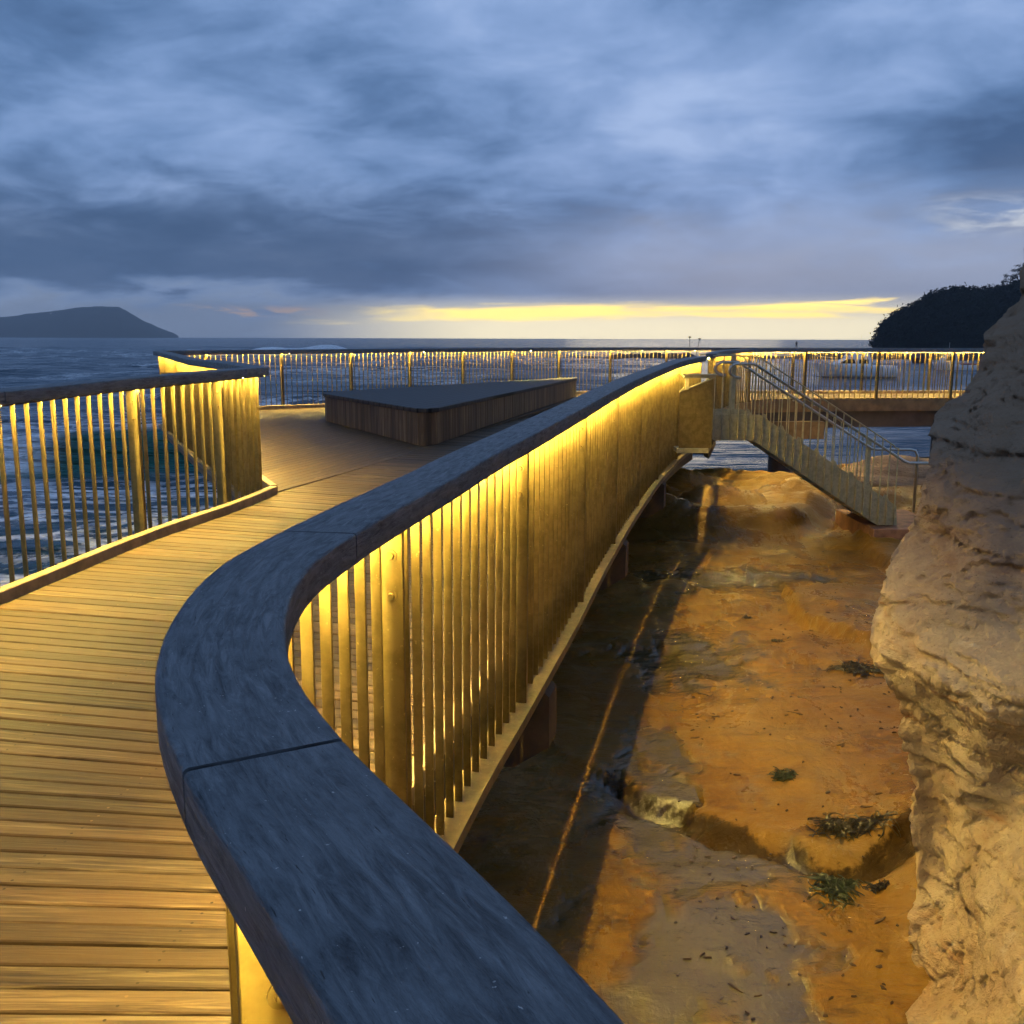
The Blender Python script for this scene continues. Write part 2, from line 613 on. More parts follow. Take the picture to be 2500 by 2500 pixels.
def bolt_mesh():
    b = MB()
    b.tube([(0, 0, 0), (0, -.003, 0)], .017, 16)
    b.tube([(0, -.003, 0), (0, -.009, 0)], [.010, .008], 12)
    o = b.build('bolt', M_BRONZE)
    me = o.data; bpy.data.objects.remove(o)
    return me


POST_FULL = post_mesh(UN - LOW)
POST_DECK = post_mesh(UN + .02)
BOLT = bolt_mesh()


def slot_shade_mesh(h):
    b = MB(); b.box((-.022, .0075, 0), (.020, .0355, h))  # dark web: shade of the slot between the post plates, put into its colour
    o = b.build('post_slot_shade', M_DARK)
    me = o.data; bpy.data.objects.remove(o)
    return me


SLOT_FULL, SLOT_DECK = slot_shade_mesh(UN - LOW - .002), slot_shade_mesh(UN + .018)


def railing(label, curve, side, joints, posts, pitch, keep, mode='ledge', kerb=True, group='bronze railings of the boardwalk'):
    """joints: handrail joint positions along the curve; posts: positions; pitch: baluster spacing;
    keep(s): priority of a baluster as its own part (only 100 are single)."""
    mid = curve.pt(curve.L / 2)
    root = empty('railing', (mid[0], mid[1], zdeck(*mid)))
    tag(root, label, 'railing', group)
    inv = Matrix.Translation(-Vector(root.location))

    def part(mb, name, mat, smooth=False, parent=None):
        o = mb.build(name, mat, parent or root, smooth)
        o.data.transform(inv)
        return o
    # handrail, in jointed lengths
    js = [0.0] + list(joints) + [curve.L]
    for a, b in zip(js[:-1], js[1:]):
        g0 = .004 if a > 0 else 0; g1 = .004 if b < curve.L else 0
        mb = MB(); mb.add(*sweep(curve, a + g0, b - g1, rounded(-.083, .083, UN, RT, .007), side, .05))
        o = part(mb, 'handrail', M_RAIL)
        ms = o.data
        ms.polygons.foreach_set('use_smooth', [len(p.vertices) == 4 for p in ms.polygons])
        md = o.modifiers.new('edge', 'EDGE_SPLIT'); md.split_angle = math.radians(50)
        mb = MB(); mb.add(*sweep(curve, a + g0 + .01, b - g1 - .01, [(-.046, UN - .004), (-.032, UN - .004), (-.032, UN - .001), (-.046, UN - .001)], side, .1))
        part(mb, 'light_strip', M_LED)
        for lo_, lip in ((-.0495, LIP), (-.0315, .0062)):
            mb = MB(); mb.add(*sweep(curve, a + g0 + .01, b - g1 - .01, [(lo_, UN - lip), (lo_ + .003, UN - lip), (lo_ + .003, UN - .0005), (lo_, UN - .0005)], side, .1))
            part(mb, 'light_channel', M_CHAN)
    # base
    if mode == 'ledge':
        mb = MB(); mb.add(*sweep(curve, 0, curve.L, [(-.0505, LOW - .012), (.056, LOW - .012), (.056, LOW - .045), (.066, LOW - .045), (.066, LOW), (-.0505, LOW)], side, .06))
        part(mb, 'ledge', M_STEEL)
    else:
        mb = MB(); mb.add(*sweep(curve, 0, curve.L, [(.034, -.27), (.046, -.27), (.046, -.012), (.034, -.012)], side, .1))
        part(mb, 'fascia', M_FASCIA)
    if kerb:
        js2 = [0.0] + [p for p in posts if 0.1 < p < curve.L - .1] + [curve.L]
        for a, b in zip(js2[:-1], js2[1:]):
            mb = MB(); mb.add(*sweep(curve, a + .002, b - .002, [(-.118, -.02), (-.056, -.02), (-.056, .058), (-.062, .064), (-.112, .064), (-.118, .058)], side, .06))
            part(mb, 'kerb', M_KERB)
    # posts and balusters
    low = LOW if mode == 'ledge' else -.02
    pm = POST_FULL if mode == 'ledge' else POST_DECK
    bmh = BAR_FULL if mode == 'ledge' else BAR_DECK
    base = Vector(root.location)
    first = {}

    def place(me, name, s, parent=root, dz=0.0):
        p = curve.pt(s); d = curve.tan(s)
        # local x = outward normal, local y = direction of travel
        if name in first: o = first[name].copy()
        else:
            o = bpy.data.objects.new(name, me); first[name] = o
        COL.objects.link(o); o.parent = parent
        nx = np.array([d[1], -d[0]])
        ang = math.atan2(nx[1], nx[0])
        o.rotation_euler = (0, 0, ang)
        o.location = Vector((p[0], p[1], zdeck(*p) + low)) - base
        return o
    for s in posts:
        if not (0.02 < s < curve.L - .02): continue
        po = place(pm, 'post', s)
        co = bpy.data.objects.new('post_slot_shade', SLOT_FULL if mode == 'ledge' else SLOT_DECK)
        COL.objects.link(co); co.parent = po
        for k, hz in enumerate((UN - .09, UN - .20)):
            bo = bpy.data.objects.new('bolt', BOLT)
            COL.objects.link(bo); bo.parent = po
            bo.location = (.004, -.007, hz - low)
    bars = []
    ps = [0.0] + [p for p in posts if 0 < p < curve.L] + [curve.L]
    for a, b in zip(ps[:-1], ps[1:]):
        n = max(1, int(round((b - a) / pitch)))
        for k in range(1, n):
            bars.append(a + (b - a) * k / n)
    bars = sorted(bars, key=keep)
    for s in bars[:100]:
        place(bmh, 'baluster', s)
    if len(bars) > 100:
        mb = MB(); h = (UN - low)
        for s in bars[100:]:
            p = curve.pt(s); d = curve.tan(s); nx = (d[1], -d[0])
            M = Matrix.Translation((p[0], p[1], zdeck(*p) + low)) @ Matrix.Rotation(math.atan2(nx[1], nx[0]), 4, 'Z')
            mb.box((-.016, -.004, 0), (.016, .004, h), M)
        o = part(mb, 'far_balusters', M_BRONZE)
        o.name = 'baluster_row'
        o['kind'] = 'stuff'
    return root


PN = 1.64
s_j = C_RIGHT.s_near(-.25, .96)
right_posts = [s_j + PN * k for k in range(-2, 9)]
right_posts = [s for s in right_posts if 0 < s < C_RIGHT.L - .4] + [C_RIGHT.L - .06]
railing('S-curved bronze railing under a broad grey timber handrail, nearest, sweeping past the rock shelf', C_RIGHT, 1,
        [s_j, C_RIGHT.s_near(-.41, 2.06), C_RIGHT.s_near(.265, 5.15), C_RIGHT.s_near(1.05, 8.6)], right_posts, .117,
        lambda s: abs(s - s_j - 5.0) + (4 if s < s_j else 0))
sl = C_LEFT.s_near(-2.42, 6.35)
left_posts = sorted([sl + 1.05] + [sl - PN * k for k in range(0, 6) if sl - PN * k > .1])
railing('bronze railing on the seaward side of the walkway, breaking wave seen between its bars', C_LEFT, -1,
        [C_LEFT.s_near(-2.62, 5.0), C_LEFT.s_near(-2.1, 7.7)], left_posts, .117, lambda s: -s)
railing('bronze railing slanting from the sharp corner out to the far end of the platform', C_ZIG, -1,
        [3.0, 6.0], [1.2 + PN * k for k in range(5)], .117, lambda s: s)
railing('long level bronze railing along the far seaward edge behind the wooden seat', C_FAR, -1,
        [2.4, 5.3, 8.2, 11.2], [.9 + 1.36 * k for k in range(11)], .097, lambda s: abs(s - 6))
railing('bronze railing on the far side of the footbridge, boats seen through it', C_BFAR, -1,
        [3.0, 6.0, 9.0], [.6 + 1.64 * k for k in range(8)], .117, lambda s: s)
bp = C_BNEAR
railing('bronze railing on the near side of the footbridge above the brown fascia, behind the stairs', C_BNEAR, 1,
        [3.2, 6.4, 9.0], [.06] + [.06 + 1.66 * k for k in range(1, 9)], .117, lambda s: abs(s - 4), 'fascia', False)


# ------------------------------------------------------------------ decks
def hit(poly, c, d):
    best = None
    for a, b in zip(poly[:-1], poly[1:]):
        e = b - a
        den = d[0] * e[1] - d[1] * e[0]
        if abs(den) < 1e-9: continue
        w = a - c
        t = (w[0] * e[1] - w[1] * e[0]) / den
        u = (w[0] * d[1] - w[1] * d[0]) / den
        if t > 0 and -1e-6 <= u <= 1 + 1e-6 and (best is None or t < best): best = t
    return best


def offset(curve, side, o, step=4):
    out = []
    for s in np.arange(0, curve.L + 1e-6, .08):
        p = curve.pt(s); d = curve.tan(s)
        out.append(p + np.array([d[1], -d[0]]) * side * o)
    return out


SEAM = [(-1.97, 8.2), (-1.28, 10.9), (-1.11, 11.8), (-.63, 13.4), (.25, 16), (1.6, 18.7), (3.1, 21.0), (4.4, 22.4), (5.4, 23.0)]
left_edge = [np.array(p) for p in offset(C_LEFT, -1, -.054)] + [np.array(p) for p in SEAM] + [np.array(p) for p in offset(C_BFAR, -1, -.054) if p[0] > 5.5]
right_edge = [np.array(p) for p in offset(C_RIGHT, 1, -.054)] + [np.array((2.72, 14.3)), np.array((2.95, 15.2))] + [np.array(p) for p in offset(C_BNEAR, 1, -.054)]
CEN = Curve([(-1.75, -2.4), (-1.7, 0), (-1.6, 2), (-1.25, 4.2), (-.85, 6.5), (-.35, 8.6), (.3, 11), (1.1, 13.5), (2.0, 16.2), (3.3, 19.2), (5.0, 21.4), (8, 22.2), (14.8, 22.7)])
ky = [0, 3.2, 4.3, 5.0, 6.2, 9.0, 11.2, 13.7, 16.3, 19.2, 22.4, 25.1, 28.4, 35.2]
ka = [3, 3, 2, -2, -7, -7, -14, -17, -19, -24, -33, -60, -82, -86]
kS = [CEN.s_near(*p) for p in [(-1.75, -2.4), (-1.7, 0), (-1.6, 2), (-1.5, 2.7), (-1.42, 3.3), (-.95, 6.0), (-.35, 8.6), (.3, 11), (1.1, 13.5), (2.0, 16.2), (3.3, 19.2), (5.0, 21.4), (8, 22.2), (14.8, 22.7)]]
mb = MB(); base_mb = MB()
GAP = .009
s = .05
k = 0
while s < CEN.L - .1:
    w = .085 * random.uniform(.985, 1.015)
    corners = []
    for e in (s, s + w - GAP):
        c = CEN.pt(e); a = math.radians(float(np.interp(e, kS, ka)))
        d = np.array([math.cos(a), math.sin(a)])
        tr = hit(right_edge, c, d); tl = hit(left_edge, c, -d)
        if tr is None or tl is None: corners = None; break
        corners.append((c - d * tl, c + d * tr))
    s += w
    if not corners: continue
    dz = random.uniform(-.0022, .0022)
    tone = random.uniform(.58, 1.22); warm = random.uniform(.94, 1.05)
    col = (tone * warm, tone, tone / warm, 1)
    (a0, a1), (b0, b1) = corners
    nseg = 8
    vs, fs, uvs = [], [], []
    uo, vo = random.uniform(0, 90), random.uniform(0, 90)
    Lk = float(np.linalg.norm(a1 - a0))
    sub = []
    for i in range(nseg + 1):
        t = i / nseg
        pa, pb = a0 + (a1 - a0) * t, b0 + (b1 - b0) * t
        e = (pb - pa); ew = np.linalg.norm(e); e = e / max(ew, 1e-6)
        ch = min(.0035, ew * .2)
        for q, h in ((pa, -.03), (pa, -.0035), (pa + e * ch, 0), (pb - e * ch, 0), (pb, -.0035), (pb, -.03)):
            vs.append((q[0], q[1], zdeck(*q) + h + dz))
    for i in range(nseg):
        for j in range(5):
            fs.append((i * 6 + j, i * 6 + j + 1, (i + 1) * 6 + j + 1, (i + 1) * 6 + j))
            u0, u1 = uo + Lk * i / nseg, uo + Lk * (i + 1) / nseg
            vv = [0, .026, .03, .11, .114, .14]
            uvs.append([(u0, vo + vv[j]), (u0, vo + vv[j + 1]), (u1, vo + vv[j + 1]), (u1, vo + vv[j])])
    for e0 in (0, nseg):
        fs.append(tuple(e0 * 6 + j for j in range(6))); uvs.append([(uo, vo)] * 6)
    mb.add(vs, fs, uvs, col)
    # screw heads along the joists
    if .4 < float(a0[1]) < 7.5 and Lk > .6:
        for j in range(int(Lk / .55) + 1):
            t = min(.97, (.05 + j * .55) / Lk)
            for f_ in (.25, .75):
                q = (a0 + (a1 - a0) * t) * (1 - f_) + (b0 + (b1 - b0) * t) * f_ + np.array((random.gauss(0, .004), random.gauss(0, .003)))
                zq = zdeck(*q) + dz + .0008
                ring = [(q[0] + .0042 * math.cos(i_ * PI / 4), q[1] + .0042 * math.sin(i_ * PI / 4), zq) for i_ in range(8)]
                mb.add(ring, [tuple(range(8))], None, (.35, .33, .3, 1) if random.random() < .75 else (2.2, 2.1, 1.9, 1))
    k += 1
walk = mb.build('boardwalk_path', M_DECK)
tag(walk, kind='structure')

# added sheet under the boards, blocks light leaking through the gaps, whole width
sb = MB()
ss = np.arange(.05, CEN.L - .1, .3)
prev = None
for e in ss:
    c = CEN.pt(e); a = math.radians(float(np.interp(e, kS, ka)))
    d = np.array([math.cos(a), math.sin(a)])
    tr = hit(right_edge, c, d); tl = hit(left_edge, c, -d)
    if tr is None or tl is None: prev = None; continue
    row = [c - d * tl, c, c + d * tr]
    if prev is not None:
        for i in range(2):
            q = [prev[i], prev[i + 1], row[i + 1], row[i]]
            top = [(p[0], p[1], zdeck(*p) - .036) for p in q]
            sb.add(top, [(0, 1, 2, 3)])
    prev = row
under = sb.build('boardwalk_light_blocker', M_DARK)
tag(under, kind='structure')

# platform deck: boards parallel to the seam
plat_poly = [np.array((p[0] + .10, p[1])) for p in SEAM] + [np.array((5.5, 23.0))]
plat_poly += [np.array(p) for p in offset(C_FAR, -1, -.054)][::-1]
plat_poly += [np.array(p) for p in offset(C_ZIG, -1, -.054)][::-1]
plat_poly.append(plat_poly[0])
PA = math.radians(75)
du = np.array([math.cos(PA), math.sin(PA)]); dn = np.array([-du[1], du[0]])


def cuts(c0):
    ts = []
    for a, b in zip(plat_poly[:-1], plat_poly[1:]):
        da, db = float(a @ dn) - c0, float(b @ dn) - c0
        if (da < 0) != (db < 0):
            u = da / (da - db)
            ts.append(float((a + (b - a) * u) @ du))
    return sorted(ts)


allc = [float(p @ dn) for p in plat_poly]
mb = MB(); c0 = min(allc) + .01
sheet = MB()
while c0 < max(allc) - .02:
    w = .098
    t0, t1 = cuts(c0), cuts(c0 + w - .007)
    if len(t0) >= 2 and len(t0) == len(t1):
        for i in range(0, len(t0) - 1, 2):
            tone = random.uniform(.86, 1.08)
            nseg = 10
            vs, fs, uvs = [], [], []
            uo, vo = random.uniform(0, 90), random.uniform(0, 90)
            for j in range(nseg + 1):
                f = j / nseg
                pa = du * (t0[i] + (t0[i + 1] - t0[i]) * f) + dn * c0
                pb = du * (t1[i] + (t1[i + 1] - t1[i]) * f) + dn * (c0 + w - .007)
                for q, h in ((pa, -.03), (pa, 0), (pb, 0), (pb, -.03)):
                    vs.append((q[0], q[1], zdeck(*q) + h - .006))
            for j in range(nseg):
                for m_ in range(3):
                    fs.append((j * 4 + m_, j * 4 + m_ + 1, (j + 1) * 4 + m_ + 1, (j + 1) * 4 + m_))
                    Lk = t0[i + 1] - t0[i]
                    uvs.append([(uo + Lk * j / nseg, vo + m_ * .05), (uo + Lk * j / nseg, vo + m_ * .05 + .05),
                                (uo + Lk * (j + 1) / nseg, vo + m_ * .05 + .05), (uo + Lk * (j + 1) / nseg, vo + m_ * .05)])
                qs = [vs[j * 4], vs[j * 4 + 3], vs[(j + 1) * 4 + 3], vs[(j + 1) * 4]]
                sheet.add([(q[0], q[1], q[2] - .008) for q in qs], [(0, 1, 2, 3)])
            mb.add(vs, fs, uvs, (tone, tone, tone * .98, 1))
    c0 += w
plat = mb.build('platform_path', M_DECK)
tag(plat, kind='structure')
o = sheet.build('platform_light_blocker', M_DARK); tag(o, kind='structure')  # added sheet, blocks light leaking between the platform boards

# edge beams and cross beams beneath the boardwalk
frame = empty('boardwalk_frame', (0.8, 9, -.3))
tag(frame, 'dark steel frame of edge beams and cross beams carrying the walkway over the rock', 'deck frame')
finv = Matrix.Translation(-Vector(frame.location))
for cv, sd in ((C_RIGHT, 1), (C_LEFT, -1), (C_ZIG, -1), (C_FAR, -1)):
    mb = MB(); mb.add(*sweep(cv, 0, cv.L, [(-.17, -.40), (-.057, -.40), (-.057, -.022), (-.17, -.022)], sd, .15))
    mb.build('edge_beam', M_DARK, frame).data.transform(finv)
for cv, sd, lo_, z1 in ((C_BNEAR, 1, .9, -.62), (C_BFAR, -1, .0, -.62)):
    mb = MB(); mb.add(*sweep(cv, lo_, cv.L, [(-.32, z1), (-.06, z1), (-.06, -.045), (-.32, -.045)], sd, .2))
    mb.build('bridge_beam', M_DARK, frame).data.transform(finv)
for s_ in (C_RIGHT.s_near(.13, 4.55), C_RIGHT.s_near(1.62, 10.8), C_RIGHT.s_near(.86, 7.8), C_RIGHT.s_near(-.2, .87)):
    p = C_RIGHT.pt(s_); d = C_RIGHT.tan(s_)
    nx = np.array([d[1], -d[0]])
    M = Matrix.Translation((p[0], p[1], zdeck(*p))) @ Matrix.Rotation(math.atan2(nx[1], nx[0]), 4, 'Z')
    b = MB()
    prof = [(-2.6, -.24), (.03, -.21), (.075, -.25), (.075, -.50), (-.1, -.62), (-2.6, -.62)]
    b.prism(prof, 'y', -.09, .09)
    o = b.build('cross_beam', M_CONC, frame)
    o.data.transform(finv @ M)
# piers
for (x, y, r, zt) in ((5.95, 21.9, .26, -.5), (-.9, 5.6, .25, -.5), (-.5, 10.8, .3, -.5), (-3.4, 13.2, .3, -.45), (-3.3, 17.2, .3, -.45), (.4, 21.4, .3, -.45), (9.8, 22.4, .3, -.5)):
    b = MB()
    b.tube([(x, y, -3.4), (x, y, zt)], r, 20)
    b.build('pier', M_DARK, frame, True).data.transform(finv)
b = MB()
q0 = at_y(1900, 1040, 20.9); q1 = at_y(2006, 1070, 20.9)
b.box((4.6, 20.75, q1.z), (q1.x, 22.9, q0.z + .1))
b.build('pier_cap', M_FASCIA, frame).data.transform(finv)

# ------------------------------------------------------------------ wooden seat platform
seat = empty('platform_seat', (-1.1, 14.5, zdeck(-1.1, 14.5)))
tag(seat, 'big low triangular wooden seat with a dark top and upright cladding boards', 'seat')
sinv = Matrix.Translation(-Vector(seat.location))
SP = [(-2.93, 15.55), (-2.84, 15.2), (-1.26, 12.3), (-1.15, 12.12), (-1.05, 12.08), (-.93, 12.25), (1.38, 21.55), (1.30, 21.75), (1.15, 21.7), (-2.8, 15.85)]
SPn = [np.array(p) for p in SP]
pz = zdeck(-1, 14)
ST = .435
# cladding boards along the outline
mb = MB()
per = SPn + [SPn[0]]
for a, b_ in zip(per[:-1], per[1:]):
    L = np.linalg.norm(b_ - a); n = max(1, int(round(L / .125)))
    d = (b_ - a) / L; nx = np.array([d[1], -d[0]])
    for i in range(n):
        p = a + d * (L * i / n + .004); q = a + d * (L * (i + 1) / n - .004)
        jit = random.uniform(0, .003)
        t = random.uniform(.45, 1.25)
        o1, o2 = nx * jit, nx * (jit - .02)
        vs = []
        for h0 in (0.0, 1.0):
            for r_ in (p + o1, q + o1, q + o2, p + o2):
                zb = zdeck(r_[0], r_[1]) + .004
                vs.append((r_[0], r_[1], zb if h0 == 0 else pz + ST - .05))
        mb.add(vs, [(0, 3, 2, 1), (4, 5, 6, 7), (0, 1, 5, 4), (1, 2, 6, 5), (2, 3, 7, 6), (3, 0, 4, 7)], None, (t, t * .97, t * .9, 1))
mb.build('side_cladding', M_SEATW, seat).data.transform(sinv)
cen = sum(SPn) / len(SPn)


def grow(P, e):
    out = []
    n = len(P)
    for i in range(n):
        d1 = P[i] - P[i - 1]; d2 = P[(i + 1) % n] - P[i]
        n1 = np.array([d1[1], -d1[0]]) / np.linalg.norm(d1); n2 = np.array([d2[1], -d2[0]]) / np.linalg.norm(d2)
        m_ = n1 + n2; m_ = m_ / np.linalg.norm(m_)
        out.append(P[i] + m_ * e)
    return out


mb = MB()
mb.prism([tuple(p) for p in grow(SPn, .028)], 'z', pz + ST - .055, pz + ST)
o = mb.build('seat_top', M_SEATT, seat); o.data.transform(sinv)
bv = o.modifiers.new('b', 'BEVEL'); bv.width = .008; bv.segments = 2
mb = MB()
mb.prism([tuple(p) for p in grow(SPn, -.03)], 'z', pz - .1, pz + ST - .06)
mb.build('inner_frame', M_DARK, seat).data.transform(sinv)

# ------------------------------------------------------------------ stairs down to the rock
stair = empty('stairs', (2.9, 14.3, -.05))
tag(stair, 'pale bronze metal stairs with pipe handrails going down to the rock', 'stairs')
tinv = Matrix.Translation(-Vector(stair.location))


def zr(v): return v + CZ


YF, YB = 14.30, 15.42
TOPL = [(2.84, zr(-1.075)), (3.56, zr(-1.075)), (5.62, zr(-2.40)), (5.65, zr(-2.69)), (5.36, zr(-2.69)), (3.49, zr(-1.452)), (2.84, zr(-1.452))]


def ztop(x): return float(np.interp(x, [2.8, 3.56, 5.62], [zr(-1.075), zr(-1.075), zr(-2.40)]))
def zbot(x): return float(np.interp(x, [2.8, 3.49, 5.36, 5.7], [zr(-1.452), zr(-1.452), zr(-2.69), zr(-2.69)]))
def zrail(x): return float(np.interp(x, [2.8, 3.49, 5.76, 6.6], [zr(-.358), zr(-.358), zr(-1.78), zr(-1.78)]))


for y0 in (YF, YB):
    b = MB(); b.prism(TOPL, 'y', y0, y0 + .012)
    b.build('stringer', M_STAIR, stair).data.transform(tinv)
    sgn = -1 if y0 == YF else 1
    b = MB()
    for i in range(24):
        x = 2.9 + .117 * i
        if x > 5.6: break
        yy = (y0 - .048, y0 - .001) if sgn < 0 else (y0 + .013, y0 + .060)
        b.box((x - .004, yy[0], zbot(x) + .004), (x + .004, yy[1], ztop(x) - .06))
    b.build('stiffener_row', M_STAIR, stair).data.transform(tinv)
# landing and treads
b = MB(); b.box((2.62, YF + .013, zr(-1.30)), (3.50, YB - .001, zr(-1.27)))
b.build('landing', M_STAIR, stair).data.transform(tinv)
nst = 8
for i in range(nst):
    x0 = 3.50 + i * .262; zt = zr(-1.27) - .172 * (i + 1)
    b = MB()
    b.box((x0, YF + .013, zt - .03), (x0 + .29, YB - .001, zt))
    b.prism([(x0 - .004, zt + .142), (x0 + .0, zt + .142), (x0 + .035, zt + .001), (x0 + .031, zt + .001)], 'y', YF + .014, YB - .002)
    b.build('tread', M_STAIR, stair).data.transform(tinv)
# folded sawtooth flanges standing just above the stringer
for y0 in (YF + .06, YB - .06):
    b = MB()
    for i in range(nst):
        x0 = 3.56 + i * .262
        za, zb_ = ztop(x0), ztop(x0 + .262)
        b.prism([(x0 + .02, za - .10), (x0 + .06, za + .015), (x0 + .10, za + .0), (x0 + .20, zb_ - .06)], 'y', y0 - .004, y0 + .004)
    b.build('tread_flange', M_STAIR, stair).data.transform(tinv)
for yi, y0 in enumerate((YF - .012, YB + .024)):
    # thin top bar
    b = MB()
    zt_ = lambda x: zrail(x) + .115
    P = [(2.86, y0, zt_(2.86)), (3.47, y0, zt_(3.47)), (3.50, y0, zt_(3.5)), (5.52, y0, zt_(5.52)), (5.54, y0, zt_(5.54) - .02), (5.60, y0, zt_(5.6))]
    b.tube(P, .011, 6)
    b.build('top_bar', M_STAIR, stair).data.transform(tinv)
    first = None
    for i in range(24):
        x = 2.90 + .117 * i
        if x > 5.66: break
        zb_ = ztop(x) - .1; zt2 = zt_(x) - .004 if x < 5.6 else zrail(x)
        b = MB(); b.box((x - .005, y0 - .013, zb_), (x + .005, y0 + .011, zt2))
        b.build('baluster', M_STAIR, stair).data.transform(tinv)
    # pipe handrail with a curl at the head and a drop post at the foot
    yp = y0 + (.07 if yi == 0 else -.07)
    zc = zrail(3.0)
    curl = [(3.22 - .0 + .06, yp, zc - .20), (3.19, yp, zc - .19), (3.13, yp, zc - .15), (3.11, yp, zc - .10), (3.13, yp, zc - .045), (3.19, yp, zc - .005), (3.24, yp, zc)]
    path = curl + [(3.44, yp, zc), (3.50, yp, zrail(3.52)), (5.72, yp, zrail(5.72)), (5.79, yp, zrail(5.76))]
    if yi == 0:
        path += [(6.0, yp, zrail(6)), (6.28, yp, zrail(6)), (6.34, yp, zrail(6) - .06), (6.34, yp, zr(-2.68))]
    else:
        path = path[:-2] + [(5.60, yp, zrail(5.60)), (5.68, yp, zrail(5.62)), (6.20, yp, zrail(5.62)), (6.28, yp, zrail(5.62) - .02), (6.32, yp, zrail(5.62) - .1), (6.32, yp, zr(-2.68))]
    b = MB(); b.tube(path, .021, 12)
    b.build('pipe_handrail', M_PIPE, stair, True).data.transform(tinv)
    for xb in (3.62, 4.35, 5.05):
        b = MB(); b.tube([(xb, y0, zrail(xb) - .05), (xb, yp, zrail(xb) - .05), (xb, yp, zrail(xb) - .01)], .006, 6)
        b.build('handrail_bracket', M_PIPE, stair).data.transform(tinv)
for xq in (3.42, 5.58):
    b = MB(); b.box((xq - .03, YB + .012, zbot(xq)), (xq + .03, YB + .04, zrail(xq) + .1))
    b.build('stair_post', M_STAIR, stair).data.transform(tinv)

b = MB(); b.box((5.22, 14.05, zr(-3.25)), (6.35, 15.75, zr(-2.705)))
pl = b.build('concrete_plinth', M_PLINTH)
bv = pl.modifiers.new('b', 'BEVEL'); bv.width = .012; bv.segments = 2
tag(pl, 'rusty brown concrete block under the foot of the metal stairs', 'plinth')

# bronze wing box fixed to the railing beside the stair opening
box = empty('railing_box', (2.05, 11.9, .3))
tag(box, 'bronze sheet box with a slanted lip fixed outside the curved railing by the stairs', 'metal box')
binv = Matrix.Translation(-Vector(box.location))
xa, xb_ = 1.98, 2.36
yf = 11.75
zb0, z1l, z1r = at_y(1665, 1094, yf).z, at_y(1664, 957, yf).z, at_y(1735, 924, yf).z
b = MB(); b.prism([(xa, zb0), (xb_, zb0), (xb_, z1r), (xa, z1l)], 'y', yf, yf + .008)
b.build('front_panel', M_BRONZE, box).data.transform(binv)
b = MB(); b.prism([(xa - .012, z1l - .004), (xb_ + .004, z1r - .004), (xb_ + .004, z1r + .012), (xa + .03, z1l + .03), (xa + .04, z1l + .06), (xa - .012, z1l + .012)], 'y', yf - .02, yf - .001)
b.build('slanted_lip', M_STAIR, box).data.transform(binv)
b = MB(); b.box((xa - .02, yf - .03, zb0 - .055), (xb_ - .03, yf + .25, zb0 - .002))
b.build('bottom_tray', M_STAIR, box).data.transform(binv)
b = MB(); b.prism([(xb_ - .03, zb0 - .06), (xb_ + .05, zb0 + .09), (xb_ + .06, zb0 + .05), (xb_ - .02, zb0 - .13)], 'y', yf - .02, yf + .3)
b.build('tray_flap', M_DARK, box).data.transform(binv)
b = MB(); b.box((xb_ + .002, yf + .001, zb0), (xb_ + .012, yf + .45, z1r - .02))
b.build('side_panel', M_BRONZE, box).data.transform(binv)
zt_b = at_y(1700, 917, yf).z
b = MB()
b.box((xa + .03, yf - .04, zt_b - .028), (xb_ + .02, yf - .001, zt_b + .004))
b.prism([(xa + .03, zt_b + .005), (xb_ + .05, zt_b + .005), (xb_ + .035, zt_b + .018), (xa + .06, zt_b + .018)], 'y', yf - .06, yf + .1)
b.build('top_bracket', M_STAIR, box).data.transform(binv)
b = MB(); b.box((xa + .05, yf - .03, z1l + .03), (xa + .09, yf - .002, zt_b - .03))
b.build('bracket_strut', M_STAIR, box).data.transform(binv)

# ------------------------------------------------------------------ rock shelf (terrain)
GZ = zr(-3.08)
chan = [at_z(*p, GZ) for p in ((1480, 1890), (1570, 1945), (1690, 1985), (1800, 2022), (1900, 2050), (2010, 2090), (2130, 2090), (2260, 2050))]
led1 = [at_z(*p, GZ) for p in ((1925, 1480), (1950, 1520), (1990, 1545), (2060, 1575), (2110, 1600), (2200, 1650))]
led2 = [at_z(*p, GZ) for p in ((2075, 1290), (2085, 1330), (2120, 1375), (2185, 1410))]
fold = at_z(2225, 2230, GZ)


def dist_poly(x, y, P):
    best = 1e9; side = 1
    for a, b_ in zip(P[:-1], P[1:]):
        ex, ey = b_.x - a.x, b_.y - a.y
        t = max(0, min(1, ((x - a.x) * ex + (y - a.y) * ey) / (ex * ex + ey * ey)))
        dx, dy = x - a.x - ex * t, y - a.y - ey * t
        d = math.hypot(dx, dy)
        if d < best:
            best = d
            side = 1 if ex * dy - ey * dx > 0 else -1
    return best, side


def sm(v, a, b_):
    t = max(0.0, min(1.0, (v - a) / (b_ - a)))
    return t * t * (3 - 2 * t)


